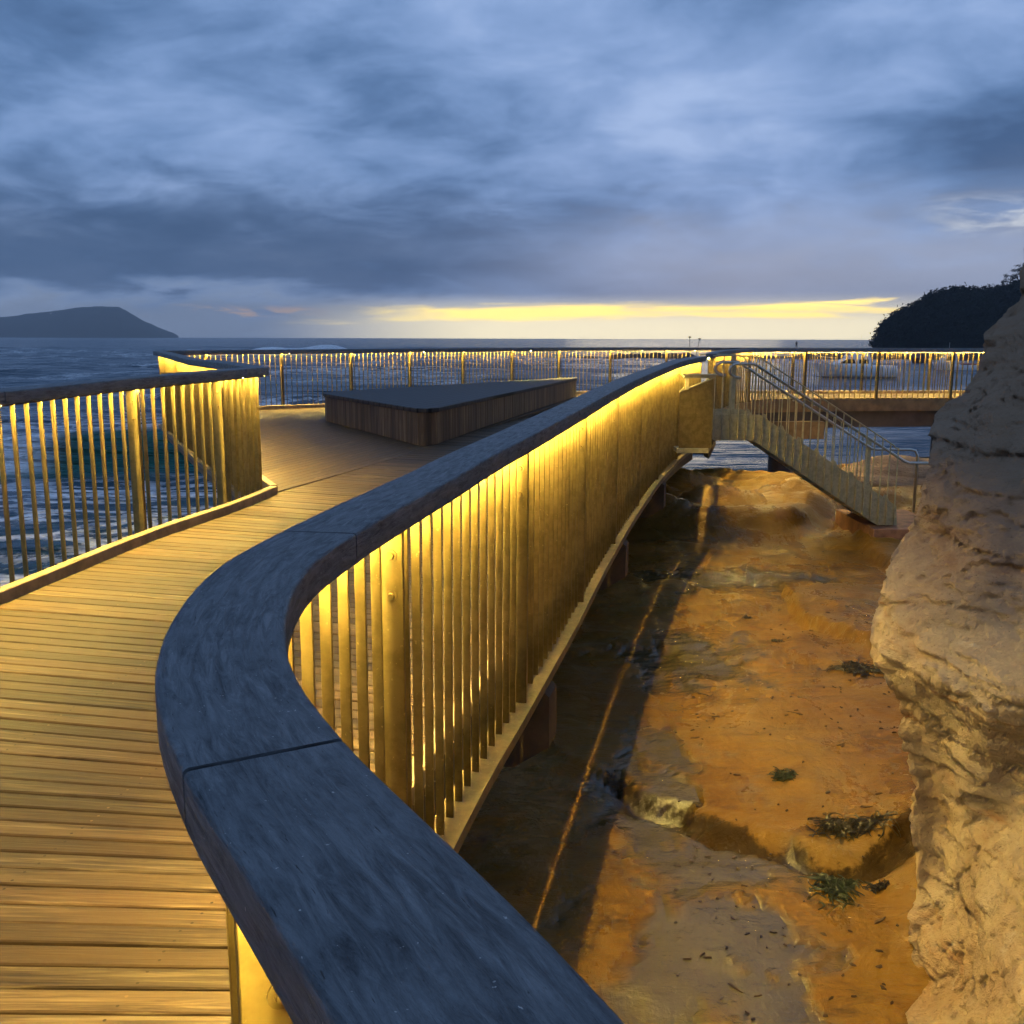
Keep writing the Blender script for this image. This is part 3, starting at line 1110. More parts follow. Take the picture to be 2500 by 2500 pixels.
def zground(x, y):
    v = Vector((x, y, 0))
    n1 = mnoise.noise(v * .45 + Vector((3, 1, 2)))
    n2 = mnoise.noise(Vector((x * .9, y * 2.4, 5)))
    n3 = mnoise.noise(v * 4.5)
    rg_ = mnoise.fractal(Vector((x * 1.5, y * 3.4, 2.5)), .8, 2.1, 4)
    z = zr(-3.10) + .06 * n1 + .03 * n2 * sm(y, 6.5, 10) + .012 * n3 + .006 * mnoise.noise(v * 13) + .035 * max(-.25, rg_) * (.35 + .65 * sm(y, 6, 9))
    lay = mnoise.noise(Vector((x * .35 + 4, y * .8, 1))) * 3.0 + .15 * n3
    z += .035 * (math.floor(lay) + sm(lay - math.floor(lay), .0, .22)) * sm(y, 7.5, 9.5)
    z += .012 * (y - 7) * (1 if y < 15 else 0) if y < 15 else .096
    # upper terrace beyond the stair foot
    edge = 15.6 + .35 * math.sin(x * 1.1 + .6) + .25 * n1 + .5 * sm(x, 4.2, 5.2)
    k_ = sm(y, edge - .85, edge + .1)
    z += .27 * k_
    if k_ > .5:
        q = mnoise.noise(Vector((x * .7 + y * .35, y * 1.6 - x * .25, 9.3)))
        z += .16 * max(-.4, q) * k_ + .07 * mnoise.noise(Vector((x * 1.4, y * 3.2, 4))) * k_
        l2 = q * 4 + mnoise.noise(Vector((x * 2, y * 4, 7))) * .5
        z += .05 * (math.floor(l2) + sm(l2 - math.floor(l2), 0, .2)) * k_
    # beyond the shelf the rock drops into the sea
    lim = 20.3 + .8 * mnoise.noise(Vector((x * .5, 0, 1))) + .55 * max(0, x - 6.5)
    z -= 2.2 * sm(y, lim, lim + 2.0)
    # seaward side (under the walkway)
    wl = np.interp(y, [0, 5, 10, 15, 22], [-2.6, -1.6, -.6, .8, 2.2])
    z -= 1.9 * sm(wl - x, .0, 2.6)
    # channel
    d, sd = dist_poly(x, y, chan)
    wob = .06 * mnoise.noise(v * 3.0) + .03 * mnoise.noise(v * 9.0)
    if x > -.6:
        z -= .13 * (1 - sm(d + wob * 1.8, .02, .20)) * sm(x, .5, 1.0)
        if sd < 0: z -= .02 * (1 - sm(d, .2, 1.0))
    d, sd = dist_poly(x, y, led1)
    wob = .05 * mnoise.noise(v * 4.0) + .02 * mnoise.noise(v * 12.0)
    z += .13 * (1 - sm(d, .15, 1.5)) * (sm((d if sd > 0 else -d) + wob, -.03, .05)) * (1 if d < 1.6 else 0)
    d, sd = dist_poly(x, y, led2)
    z += .14 * (1 - sm(d, .15, 1.3)) * (sm((d if sd > 0 else -d) + wob, -.03, .06))
    # foot of the cliff
    z += .55 * sm(x - (2.12 + .12 * (y - 4.3) + .1 * n1), -.2, .9) * (1 - sm(y, 5.6, 6.8))
    return z


xs = np.concatenate([np.arange(-9, -1, .35), np.arange(-1, 4.6, .045), np.arange(4.6, 12, .09), np.arange(12, 30, .8)])
ys = np.concatenate([np.arange(-4, 3.2, .3), np.arange(3.2, 10, .045), np.arange(10, 21.5, .07), np.arange(21.5, 34, .4)])
verts = []
for y in ys:
    for x in xs:
        verts.append((x, y, zground(float(x), float(y))))
nx_, ny_ = len(xs), len(ys)
me = bpy.data.meshes.new('rock_ground')
me.from_pydata(verts, [], [(j * nx_ + i, j * nx_ + i + 1, (j + 1) * nx_ + i + 1, (j + 1) * nx_ + i) for j in range(ny_ - 1) for i in range(nx_ - 1)])
ca = me.color_attributes.new('wet', 'FLOAT_COLOR', 'POINT')  # red holds pool wetness, green the darker band
POOLS = [(1.02, 4.6, .62, 1.5, -.2), (1.05, 6.6, .42, 1.3, -.22), (1.75, 9.4, .8, .9, -.1), (2.9, 12.4, 1.3, .7, 0)]


def wetness(x, y):
    wv = 0.0
    q = .75 * mnoise.fractal(Vector((x * 2.6, y * 1.7, 2)), .7, 2, 6)
    for cx_, cy_, rx, ry, ro in POOLS:
        dx, dy = x - cx_, y - cy_
        u, v_ = dx * math.cos(ro) + dy * math.sin(ro), -dx * math.sin(ro) + dy * math.cos(ro)
        wv = max(wv, 1 - sm(math.hypot(u / rx, v_ / ry) + q, .45, 1.15))
    return wv


wets = [wetness(p[0], p[1]) if (-1 < p[0] < 5 and 3 < p[1] < 15) else 0.0 for p in verts]
dark_bands = []  # how much darker the rock gets along the channel and the ledge line
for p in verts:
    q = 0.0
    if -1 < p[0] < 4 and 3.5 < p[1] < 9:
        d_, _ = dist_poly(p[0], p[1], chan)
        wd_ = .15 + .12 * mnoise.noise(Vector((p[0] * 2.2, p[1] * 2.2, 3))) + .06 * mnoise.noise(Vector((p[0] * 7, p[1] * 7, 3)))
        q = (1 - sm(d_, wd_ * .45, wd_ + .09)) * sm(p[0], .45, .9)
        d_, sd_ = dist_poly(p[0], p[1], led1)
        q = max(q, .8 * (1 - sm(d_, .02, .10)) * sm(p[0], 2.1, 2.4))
    dark_bands.append(q)
ca.data.foreach_set('color', [c for q, t in zip(wets, dark_bands) for c in (q, t, 0, 1.0)])
me.polygons.foreach_set('use_smooth', [True] * len(me.polygons))
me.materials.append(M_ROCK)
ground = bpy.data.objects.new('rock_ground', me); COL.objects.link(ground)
tag(ground, kind='structure')


# loose debris on the rock (uncountable bits)
M_WEED = mat_plain('wet_seaweed', (.016, .013, .006), .35, 0, .5, 30, .2, .004)
M_WEEDG = mat_plain('green_seaweed', (.016, .026, .010), .4, 0, .5, 30, .2, .004)
M_BARK = mat_plain('driftwood_bits', (.06, .035, .02), .8, 0, .4, 20)
b = MB()
for i in range(290):
    px, py = random.uniform(1640, 2200), random.choice([random.uniform(1350, 1900), random.uniform(1450, 1800), random.uniform(1900, 2480)])
    p = at_z(px, py, GZ)
    z = zground(p.x, p.y)
    L = random.uniform(.004, .028) * (2.6 if random.random() < .10 else 1); w = random.uniform(.0025, .008)
    a = random.gauss(0, .9)
    M = Matrix.Translation((p.x, p.y, z + .004)) @ Matrix.Rotation(a, 4, 'Z') @ Matrix.Rotation(random.uniform(-.12, .12), 4, 'Y')
    n_ = random.randint(5, 8)
    top = []
    for i_ in range(n_):
        an = 2 * PI * i_ / n_
        rr = random.uniform(.45, 1.25)
        top.append((math.cos(an) * L * rr, math.sin(an) * w * 1.6 * rr))
    vs = [M @ Vector((x_, y_, -.004)) for x_, y_ in top] + [M @ Vector((x_ * .8, y_ * .8, random.uniform(.002, .007))) for x_, y_ in top]
    b.add(vs, [tuple(range(n_ - 1, -1, -1)), tuple(range(n_, 2 * n_))] + [(i_, (i_ + 1) % n_, n_ + (i_ + 1) % n_, n_ + i_) for i_ in range(n_)])
o = b.build('beach_debris', M_BARK)
tag(o, 'small dark scraps of bark and weed scattered over the wet rock', 'debris', kind='stuff')


def seaweed(px, py, size, mat, label, n=26, stretch=(1, 1), rot=0.0, seed=1):
    r_ = random.Random(seed)
    c = at_z(px, py, GZ)
    cz = zground(c.x, c.y)
    b = MB()
    for i in range(int(n * 2.6)):
        a = r_.uniform(0, 2 * PI)
        sx, sy = r_.gauss(0, .22) * size * stretch[0], r_.gauss(0, .22) * size * stretch[1]
        cs, sn = math.cos(rot), math.sin(rot)
        x0, y0 = sx * cs - sy * sn, sx * sn + sy * cs
        L = size * r_.uniform(.12, .48); w = r_.uniform(.003, .010)
        if r_.random() < .6: a = rot + r_.gauss(0, .5) + (PI if r_.random() < .5 else 0)
        pts = []
        h = r_.uniform(.003, .022)
        cur = r_.uniform(-3.2, 3.2)
        x, y = c.x + x0, c.y + y0
        m_ = 7
        for k in range(m_):
            t = k / (m_ - 1)
            z = zground(x, y) + .006 + h * math.sin(PI * t)
            pts.append((x, y, z, w * (1 - .75 * t) * (1 + .5 * math.sin(9 * t + i)), a))
            a += cur / m_
            x += math.cos(a) * L / m_; y += math.sin(a) * L / m_
        vs = []
        for (x, y, z, w_, a_) in pts:
            vs += [(x - math.sin(a_) * w_, y + math.cos(a_) * w_, z), (x, y, z + .006), (x + math.sin(a_) * w_, y - math.cos(a_) * w_, z)]
        fs = []
        for k in range(m_ - 1):
            for j in range(2):
                fs.append((k * 3 + j, k * 3 + j + 1, k * 3 + 3 + j + 1, k * 3 + 3 + j))
            fs.append((k * 3 + 2, k * 3, k * 3 + 3, k * 3 + 5))
        b.add([(v[0] - c.x, v[1] - c.y, v[2] - cz) for v in vs], fs)
    o = b.build('seaweed_clump', mat)
    o.location = (c.x, c.y, cz)
    return tag(o, label, 'seaweed', 'seaweed clumps washed up on the rock')


seaweed(2100, 1650, .42, M_WEED, 'wide dark heap of seaweed below the cliff, beneath the upper ledge crack', 60, (1.3, .6), 0, 3)
seaweed(1915, 1885, .22, M_WEEDG, 'small green tuft of seaweed alone on bare rock above the channel', 34, (.6, .6), .9, 5)
seaweed(2075, 2010, .38, M_WEED, 'brown seaweed tangle hanging over the rim of the dark channel', 70, (.6, 1.2), 1.4, 8)
seaweed(2045, 2140, .42, M_WEEDG, 'long green seaweed strands trailing below the channel towards the sand', 70, (.9, .40), 1.1, 9)
seaweed(2145, 2150, .14, M_WEED, 'small brown curl of kelp close to the foot of the cliff', 18, (1, .6), 0, 12)
seaweed(1895, 1570, .13, M_WEED, 'short dark scrap of kelp left of the ledge crack', 14, (1.2, .5), .2, 15)
seaweed(1825, 1505, .10, M_WEED, 'tiny black knot of seaweed, farthest out on the smooth rock', 16, (.8, .6), .2, 16)

# ------------------------------------------------------------------ cliff
SIL = [(2560, 250, 12.0), (2530, 450, 11.4), (2508, 600, 11.0), (2500, 690, 10.5), (2498, 735, 10.3), (2466, 762, 10.0), (2435, 794, 9.8), (2413, 815, 9.6), (2420, 830, 9.5), (2413, 846, 9.4), (2421, 866, 9.2),
       (2407, 892, 9.0), (2376, 930, 8.7), (2357, 962, 8.5), (2330, 979, 8.2), (2311, 1001, 8.0), (2294, 1023, 7.8), (2290, 1045, 7.6),
       (2294, 1085, 7.3), (2289, 1116, 7.1), (2277, 1147, 6.9), (2261, 1193, 6.7), (2257, 1250, 6.5), (2225, 1308, 6.3), (2199, 1366, 6.0),
       (2179, 1425, 5.7), (2150, 1499, 5.4), (2148, 1567, 5.25), (2160, 1612, 5.15), (2196, 1654, 5.15), (2205, 1703, 5.2), (2222, 1735, 5.2),
       (2215, 1765, 5.15), (2228, 1851, 5.15), (2243, 1916, 5.1), (2233, 1994, 5.0), (2255, 2084, 4.95), (2257, 2181, 4.85), (2240, 2225, 4.75),
       (2257, 2336, 4.6), (2287, 2385, 4.45), (2222, 2462, 4.15), (2235, 2500, 4.05), (2235, 2600, 3.9), (2235, 2720, 3.75)]
CTL = [(p[0], p[1], p[2]) for p in SIL if p[1] >= 600]
CTL += [(2500, 800, 9.5), (2500, 950, 7.7), (2420, 1000, 7.4), (2500, 1100, 6.5), (2380, 1150, 6.5), (2500, 1250, 5.7), (2350, 1300, 5.75), (2430, 1330, 5.35), (2500, 1400, 5.1),
        (2350, 1450, 5.05), (2300, 1400, 5.45), (2250, 1500, 5.1), (2350, 1580, 4.75), (2240, 1600, 4.98), (2500, 1550, 4.65), (2430, 1640, 4.5), (2300, 1650, 4.72), (2500, 1740, 4.28), (2400, 1730, 4.45),
        (2500, 1850, 4.6), (2400, 1810, 4.68), (2300, 1740, 5.0), (2330, 1790, 4.98), (2500, 1960, 4.62),
        (2290, 1860, 5.12), (2300, 1930, 5.14), (2320, 2010, 5.06), (2330, 2090, 4.92), (2370, 1930, 4.82), (2385, 2040, 4.72), (2440, 2000, 4.7),
        (2270, 2000, 5.02), (2300, 2180, 4.8), (2330, 2240, 4.6), (2295, 2300, 4.52), (2400, 2150, 4.45), (2440, 2120, 4.35), (2500, 2100, 4.15), (2380, 2300, 4.2), (2320, 2360, 4.4), (2500, 2280, 3.8),
        (2340, 2430, 4.08), (2300, 2500, 4.0), (2420, 2500, 3.7), (2500, 2480, 3.5), (2500, 2650, 3.35), (2620, 2000, 4.3), (2620, 1600, 4.2), (2620, 1200, 5.4), (2620, 800, 8.6), (2640, 2400, 3.3),
        (2620, 600, 10.2), (2620, 2650, 3.1)]
C = np.array(CTL); Xc = np.stack([C[:, 0] / 250.0, C[:, 1] / 250.0], 1)


def tps(r2): return np.where(r2 > 0, .5 * r2 * np.log(np.maximum(r2, 1e-12)), 0)


n_ = len(C)
K = tps(((Xc[:, None] - Xc[None]) ** 2).sum(-1)) + np.eye(n_) * 2e-3
Pm = np.concatenate([np.ones((n_, 1)), Xc], 1)
A_ = np.block([[K, Pm], [Pm.T, np.zeros((3, 3))]])
sol = np.linalg.solve(A_, np.concatenate([C[:, 2], np.zeros(3)]))


def depth(px, py):
    q = np.array([px / 250.0, py / 250.0])
    r2 = ((Xc - q) ** 2).sum(1)
    return float(tps(r2) @ sol[:n_] + sol[n_] + sol[n_ + 1:] @ q)


sil_py = np.array([p[1] for p in SIL]); sil_px = np.array([p[0] for p in SIL]); sil_d = np.array([p[2] for p in SIL])
rows = list(np.arange(250, 700, 30)) + list(np.arange(700, 2500, 7.0)) + list(np.arange(2500, 2721, 20))
NB, NF, NO = 12, 96, 26
cv = []
for py in rows:
    ps = float(np.interp(py, sil_py, sil_px)); ds = float(np.interp(py, sil_py, sil_d))
    line = []
    for k in range(NB, 0, -1):
        t = k / NB
        line.append(at_y(ps + 150 * t ** 2.0, py, ds + 3.2 * t ** 1.3))
    pend = max(2570.0, ps + 30)
    for k in range(NF + 1):
        t = k / NF
        px = ps + (pend - ps) * t ** 1.15
        d = depth(px, max(py, 600)) if py >= 600 else ds - .9 * t
        w = sm(t, 0, .10)
        d = ds * (1 - w) + d * w
        line.append(at_y(px, py, d))
    last = line[-1]; dl = last.y
    for k in range(1, NO + 1):
        t = k / NO
        target = Vector((2.5 + .3 * math.sin(t * 5) + 1.6 * t, -2.5, last.z))
        q = last.lerp(target, t ** 1.15)
        q.z = last.z
        line.append(q)
    cv.append(line)
nc = len(cv[0]); nr = len(rows)
V = np.array([[tuple(p) for p in ln] for ln in cv])
du_ = np.gradient(V, axis=1); dv_ = np.gradient(V, axis=0)
Nn = np.cross(du_, dv_); Nn /= np.maximum(np.linalg.norm(Nn, axis=-1, keepdims=True), 1e-9)
toc = -V + np.array([0, 0, CZ]); flip = np.sign((Nn * toc).sum(-1, keepdims=True)); flip[flip == 0] = 1
Nn *= flip
verts = []
for j in range(nr):
    for i in range(nc):
        p = Vector(V[j, i]); n = Vector(Nn[j, i])
        bigv = mnoise.fractal(p * .9 + Vector((7, 2, 4)), 1.0, 2.1, 3)
        st = mnoise.fractal(Vector((p.x * 1.0 + p.z * .4, p.y * 1.0, p.z * 4.5 + p.x * .8)), 1.0, 2.0, 4)
        wv = Vector((st * .30, bigv * .4, st * .2))
        cell = mnoise.voronoi(p * 1.7 + wv)[0]
        crack = max(0.0, 1 - (cell[1] - cell[0]) / .045)
        cell2 = mnoise.voronoi(Vector((p.x * 3.2, p.y * 3.2, p.z * 4.6)) + wv * 2)[0]
        rid = abs(mnoise.fractal(p * 2.6 + Vector((1, 8, 3)), .9, 2.1, 4))
        fine = mnoise.fractal(p * 9, .75, 2.1, 5)
        low = 1 - sm(p.z, -.9, .1)
        lz = p.z * 3.4 + st * 1.1 + p.x * .5
        ledge = sm(lz - math.floor(lz), 0, .35)
        lz2 = p.z * 9.5 + st * 1.6 - p.x * 2.2
        led2_ = sm(lz2 - math.floor(lz2), 0, .3)
        d = (.085 * bigv + .055 * st - .030 * crack * (.4 + .9 * max(0, bigv + .3)) + (.010 + .008 * low) * fine - .085 * (cell[0] ** 1.5) * (1 - .5 * low)
             + (1 - low) * (.06 * ledge + .05 * mnoise.fractal(Vector((p.x * 1.6 + p.z * 1.8, p.y * 1.6, p.z * 2.6 - p.x)), .9, 2.1, 4))
             - .018 * cell2[0] * low - .035 * (1 - min(1, rid * 4)) + .05 * ledge * low + .012 * led2_)
        p = p + Vector((-.74, -.66, .08)) * (d + .055)
        verts.append(tuple(p))
me = bpy.data.meshes.new('cliff')
me.from_pydata(verts, [], [(j * nc + i, j * nc + i + 1, (j + 1) * nc + i + 1, (j + 1) * nc + i) for j in range(nr - 1) for i in range(nc - 1)])
me.polygons.foreach_set('use_smooth', [True] * len(me.polygons))
me.materials.append(M_CLIFF)
cliff = bpy.data.objects.new('cliff', me); COL.objects.link(cliff)
bm = bmesh.new(); bm.from_mesh(me)
bmesh.ops.recalc_face_normals(bm, faces=bm.faces); bm.to_mesh(me); bm.free()
tag(cliff, kind='structure')

# boulder on the terrace past the stair foot
bm = bmesh.new()
bmesh.ops.create_icosphere(bm, subdivisions=5, radius=1.0)
bc = Vector((7.25, 18.2, zr(-2.75)))
for v in bm.verts:
    p = v.co.copy()
    d = .14 * mnoise.fractal(p * 1.3, 1, 2, 4) + .05 * mnoise.noise(Vector((p.x * 1.5, p.y * 1.5, p.z * 9)))
    v.co = Vector((p.x * 1.35, p.y * .8, p.z * .72)) * (1 + d)
    if v.co.z > .3: v.co.z = .3 + (v.co.z - .3) * .75
me = bpy.data.meshes.new('boulder'); bm.to_mesh(me); bm.free()
me.polygons.foreach_set('use_smooth', [True] * len(me.polygons)); me.materials.append(M_CLIFF)
o = bpy.data.objects.new('boulder', me); o.location = bc; COL.objects.link(o)
tag(o, 'rounded tan boulder on the rock behind the foot of the stairs', 'boulder')

# ------------------------------------------------------------------ sea
SZ = zr(-3.9)


def seaheight(x, y):
    z = 0.0
    f1 = 1 - sm(y, 120, 400)
    z += .17 * f1 * math.sin(.42 * y + .10 * x + 1.2 * mnoise.noise(Vector((x * .05, y * .05, 0))) * 2)
    z += .42 * (1 - sm(y, 300, 900)) * mnoise.fractal(Vector((x * .035, y * .11, 3)), .8, 2.0, 3) * 1.6 * (.4 + .6 * sm(y, 30, 60))
    f2 = 1 - sm(y, 35, 110)
    if f2 > 0:
        z += .10 * f2 * mnoise.fractal(Vector((x * .22, y * .55, 1)), .9, 2.0, 4)
    # the breaking wave
    yc = 31.0 + .02 * x + 1.1 * mnoise.noise(Vector((x * .13, 0, 7))) * .8
    dd = y - yc
    wx = sm(x, -27, -13) * (1 - sm(x, -8.5, -2))
    prof = math.exp(-(dd / 1.05) ** 2) if dd < 0 else math.exp(-(dd / 3.2) ** 2)
    z += 1.18 * wx * prof
    # a smaller one behind
    yc2 = 62 + .05 * x; dd = y - yc2
    z += .55 * sm(x, -50, -30) * (1 - sm(x, -14, 0)) * (math.exp(-(dd / 2.0) ** 2) if dd < 0 else math.exp(-(dd / 5) ** 2))
    # distant breaker over the reef
    yc3 = 210; dd = y - yc3
    z += 1.6 * math.exp(-(dd / 7.0) ** 2) * (sm(x, -62, -50) * (1 - sm(x, -38, -30)) * 1.0 + sm(x, -44, -40) * (1 - sm(x, -33, -26)) * .3)
    # calm bay on the right
    bay = sm(x - .12 * y, 1.0, 7.0)
    z *= (1 - .72 * bay)
    return z


def foamval(x, y):
    yc = 31.0 + .02 * x
    r = sm(-x, 1.0, 5.0) * (1 - sm(y, 25.5, 29.5)) * 1.0
    r = max(r, .55 * sm(-x, 4, 12) * sm(y, 33, 36) * (1 - sm(y, 44, 60)))
    g = 0.0
    yc2 = 31.0 + .02 * x + 1.1 * mnoise.noise(Vector((x * .13, 0, 7))) * .8
    g = max(g, (1 - sm(abs(x + 16.2), 1.2, 3.0)) * (1 - sm(abs(y - yc2 + .6), .5, 1.6)))
    crest = (1 - sm(abs(y - yc2 - .15), .10, .35)) * sm(x, -25, -15) * (1 - sm(x, -8, -4)) * .35
    g = max(g, crest)
    g = max(g, (1 - sm(abs(y - 209), 3, 8)) * max(sm(x, -60, -52) * (1 - sm(x, -40, -34)), .9 * (1 - sm(abs(x + 47), 12, 20))) )
    if y > 36 and y < 320:
        cap = mnoise.fractal(Vector((x * .03, y * .12, 5)), .8, 2.0, 4)
        r = max(r, .9 * sm(cap, .18, .42) * (1 - sm(x - .12 * y, -6, 4)))
    # white water round the reef and the rock edge
    if y > 20 and y < 30 and x > 2: r = max(r, .9 * (1 - sm(y, 22, 27)))
    if 150 < y < 205: r = max(r, .95 * sm(y, 160, 175) * sm(x, -15, 5) * (1 - sm(x, 60, 90)))
    bl = 0.0
    dd = y - yc2
    if -4.0 < dd < .8: bl = sm(x, -27, -13) * (1 - sm(x, -8.5, -2)) * math.exp(-((dd + 1.0) / 1.3) ** 2)
    return r, g, bl


ang = np.concatenate([np.radians(np.linspace(-110, -36, 30)), np.radians(np.linspace(-35, 35, 300)), np.radians(np.linspace(36, 110, 30))])
rad = [5.0]
while rad[-1] < 5600:
    rad.append(rad[-1] * (1.0085 if 14 < rad[-1] < 60 else 1.016 if rad[-1] < 400 else 1.06))
rad = np.array(rad)
verts = []; cols = []
for r_ in rad:
    for a in ang:
        x, y = float(r_ * math.sin(a)), float(r_ * math.cos(a))
        if r_ < 900:
            verts.append((x, y, SZ + seaheight(x, y))); cols.append(foamval(x, y))
        else:
            verts.append((x, y, SZ)); cols.append((0, 0, 0))
na, nr2 = len(ang), len(rad)
me = bpy.data.meshes.new('sea_water')
me.from_pydata(verts, [], [(j * na + i, j * na + i + 1, (j + 1) * na + i + 1, (j + 1) * na + i) for j in range(nr2 - 1) for i in range(na - 1)])
ca = me.color_attributes.new('foam', 'FLOAT_COLOR', 'POINT')
ca.data.foreach_set('color', [c for v in cols for c in (*v, 1.0)])
me.polygons.foreach_set('use_smooth', [True] * len(me.polygons))
me.materials.append(M_SEA)
o = bpy.data.objects.new('sea_water', me); COL.objects.link(o); tag(o, kind='structure')

# ------------------------------------------------------------------ headlands
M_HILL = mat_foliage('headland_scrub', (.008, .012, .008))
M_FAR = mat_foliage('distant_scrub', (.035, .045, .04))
M_HROCK = mat_plain('headland_rock', (.09, .07, .055), .9, 0, .35, .2, .3, .5)


def hill(name, prof, D0, depth_, mat, amp, ncol=160, nrow=26, fs_=.05):
    """prof: skyline points surveyed in the photograph, at distance D0; the hill has real depth behind and before it."""
    px = np.array([p[0] for p in prof]); py = np.array([p[1] for p in prof])
    verts = []
    cols_ = np.linspace(px[0], px[-1], ncol)
    for i, u in enumerate(cols_):
        top = at_y(float(u), float(np.interp(u, px, py)), D0)
        h = max(top.z - SZ, 0.2)
        for j in range(nrow + 1):
            t = j / nrow              # 0 front foot .. .6 crest .. 1 back
            if t < .6:
                k = t / .6
                y = D0 - depth_ * (1 - k) * min(1, .25 + h / 60)
                z = SZ - 1.0 + (h + 1) * math.sin(k * PI / 2) ** .8
            else:
                k = (t - .6) / .4
                y = D0 + depth_ * 1.5 * k
                z = SZ - 1.0 + (h + 1) * math.cos(k * PI / 2)
            x = top.x * (y / D0)
            nzv = Vector((x * fs_, y * fs_, z * fs_))
            w = math.sin(min(t / .6, 1) * PI / 2)
            z += amp * w * mnoise.fractal(nzv, .8, 2.1, 5)
            y += amp * 1.5 * mnoise.noise(nzv * 1.3 + Vector((5, 5, 5)))
            verts.append((x, y, z))
    m_ = nrow + 1
    me = bpy.data.meshes.new(name)
    me.from_pydata(verts, [], [(i * m_ + j, (i + 1) * m_ + j, (i + 1) * m_ + j + 1, i * m_ + j + 1) for i in range(ncol - 1) for j in range(nrow)])
    me.polygons.foreach_set('use_smooth', [True] * len(me.polygons))
    me.materials.append(mat)
    o = bpy.data.objects.new(name, me); COL.objects.link(o)
    tag(o, kind='structure')
    return o, verts, m_


FD = 4600.0
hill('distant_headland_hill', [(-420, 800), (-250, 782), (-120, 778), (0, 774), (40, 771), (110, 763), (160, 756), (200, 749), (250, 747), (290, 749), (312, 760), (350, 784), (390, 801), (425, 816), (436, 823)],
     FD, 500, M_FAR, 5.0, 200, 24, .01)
HD = 430.0
hp = [(2134, 846), (2140, 832), (2146, 812), (2158, 792), (2182, 773), (2210, 757), (2235, 746), (2262, 731), (2292, 718), (2320, 714), (2345, 709), (2400, 711), (2440, 709), (2470, 700), (2500, 692), (2560, 670), (2700, 640), (2900, 600)]
hill_o, hv, hm = hill('headland_hill', hp, HD, 90, M_HILL, 2.0, 220, 30, .09)

# scrub and trees covering the headland: leaf clumps over its face, read as one mass
b = MB()
r_ = random.Random(4)
for q in range(6500):
    i = int(r_.random() ** 1.2 * 150) ; j = r_.randint(1, 20)
    x, y, z = hv[i * hm + j]
    if z < SZ + 1.0: continue
    s_ = r_.uniform(.5, 1.3)
    cx, cy, cz = x + r_.gauss(0, .8), y - r_.uniform(0, 1.5), z + r_.uniform(-.3, 1.1)
    for k in range(5):
        p = Vector((cx + r_.gauss(0, s_ * .7), cy + r_.gauss(0, s_ * .7), cz + r_.gauss(0, s_ * .5)))
        a = Vector((r_.gauss(0, 1), r_.gauss(0, 1), r_.gauss(0, 1))).normalized() * s_ * .55
        c_ = a.orthogonal().normalized() * s_ * .35
        b.add([p - a, p + c_, p + a, p - c_], [(0, 1, 2, 3)])
o = b.build('headland_forest', M_HILL, recalc=False)
tag(o, 'dark scrub covering the near headland above the bay', 'forest', kind='stuff')


def tree(px, py_base, h, label, seed):
    r_ = random.Random(seed)
    base = at_y(px, py_base, HD + 3)
    root = empty('tree', base)
    tag(root, label, 'tree', 'trees on the headland skyline')
    b = MB()
    b.tube([(0, 0, -3), (.1, 0, h * .4), (.3 * r_.uniform(-1, 1), 0, h * .75)], [.28, .2, .1], 7)
    for k in range(4):
        a = r_.uniform(0, 2 * PI)
        b.tube([(0, 0, h * .45), (math.cos(a) * h * .15, math.sin(a) * h * .15, h * .6), (math.cos(a) * h * .3, math.sin(a) * h * .3, h * .78)], [.12, .09, .05], 5)
    b.build('trunk', M_BARK, root)
    b = MB()
    for c_ in range(9):
        a = r_.uniform(0, 2 * PI); rr = h * .32 * math.sqrt(r_.random())
        cx, cy, cz = math.cos(a) * rr, math.sin(a) * rr, h * r_.uniform(.62, .98)
        for k in range(46):
            p = Vector((cx + r_.gauss(0, h * .075), cy + r_.gauss(0, h * .075), cz + r_.gauss(0, h * .045)))
            v = Vector((r_.gauss(0, 1), r_.gauss(0, 1), r_.gauss(0, 1))).normalized() * h * .035
            w = v.orthogonal().normalized() * h * .022
            b.add([p - v, p + w, p + v, p - w], [(0, 1, 2, 3)])
    b.build('crown', M_HILL, root, recalc=False)
    return root


tree(2452, 712, 4.5, 'small round tree on the headland ridge just left of the spreading tree', 1)
tree(2464, 706, 6.5, 'spreading tree on the headland ridge with sky under its crown', 2)
tree(2483, 702, 7.5, 'tall umbrella-crowned tree on the ridge beside the spreading one', 3)
tree(2498, 694, 8.5, 'tallest tree on the ridge, just above the cliff top', 4)
tree(2326, 716, 3.0, 'lone stunted tree on the smooth crest of the headland', 5)


def house(px, py, Y, w, label):
    c = at_y(px, py, Y)
    root = empty('house', c)
    tag(root, label, 'house', 'pale houses on the headlands')
    b = MB(); b.box((-w / 2, -w * .3, -w), (w / 2, w * .3, w * .35)); b.build('wall', mat_plain('pale_render', (.75, .72, .66), .8), root)
    b = MB(); b.prism([(-w * .56, w * .351), (w * .56, w * .351), (0, w * .65)], 'y', -w * .34, w * .34); b.build('roof', M_CONC, root)
    m, nt, bs = nmat('lit_window'); bs.inputs['Emission Color'].default_value = (1, .95, .85, 1); bs.inputs['Emission Strength'].default_value = 1.3
    b = MB(); b.box((-w * .32, -w * .3 - .06, -w * .1), (w * .32, -w * .3 - .01, w * .22)); b.build('lit_window', m, root)


house(125, 766, FD - 130, 9.0, 'tiny lit house high on the distant blue headland')
house(2242, 760, HD - 22, 1.1, 'tiny pale house among the scrub of the dark near headland')

# low black reef with people fishing
M_REEF = mat_plain('black_reef_rock', (.02, .019, .02), .8, 0, .4, .8, .4, .2)


def reef_h(x):
    return None


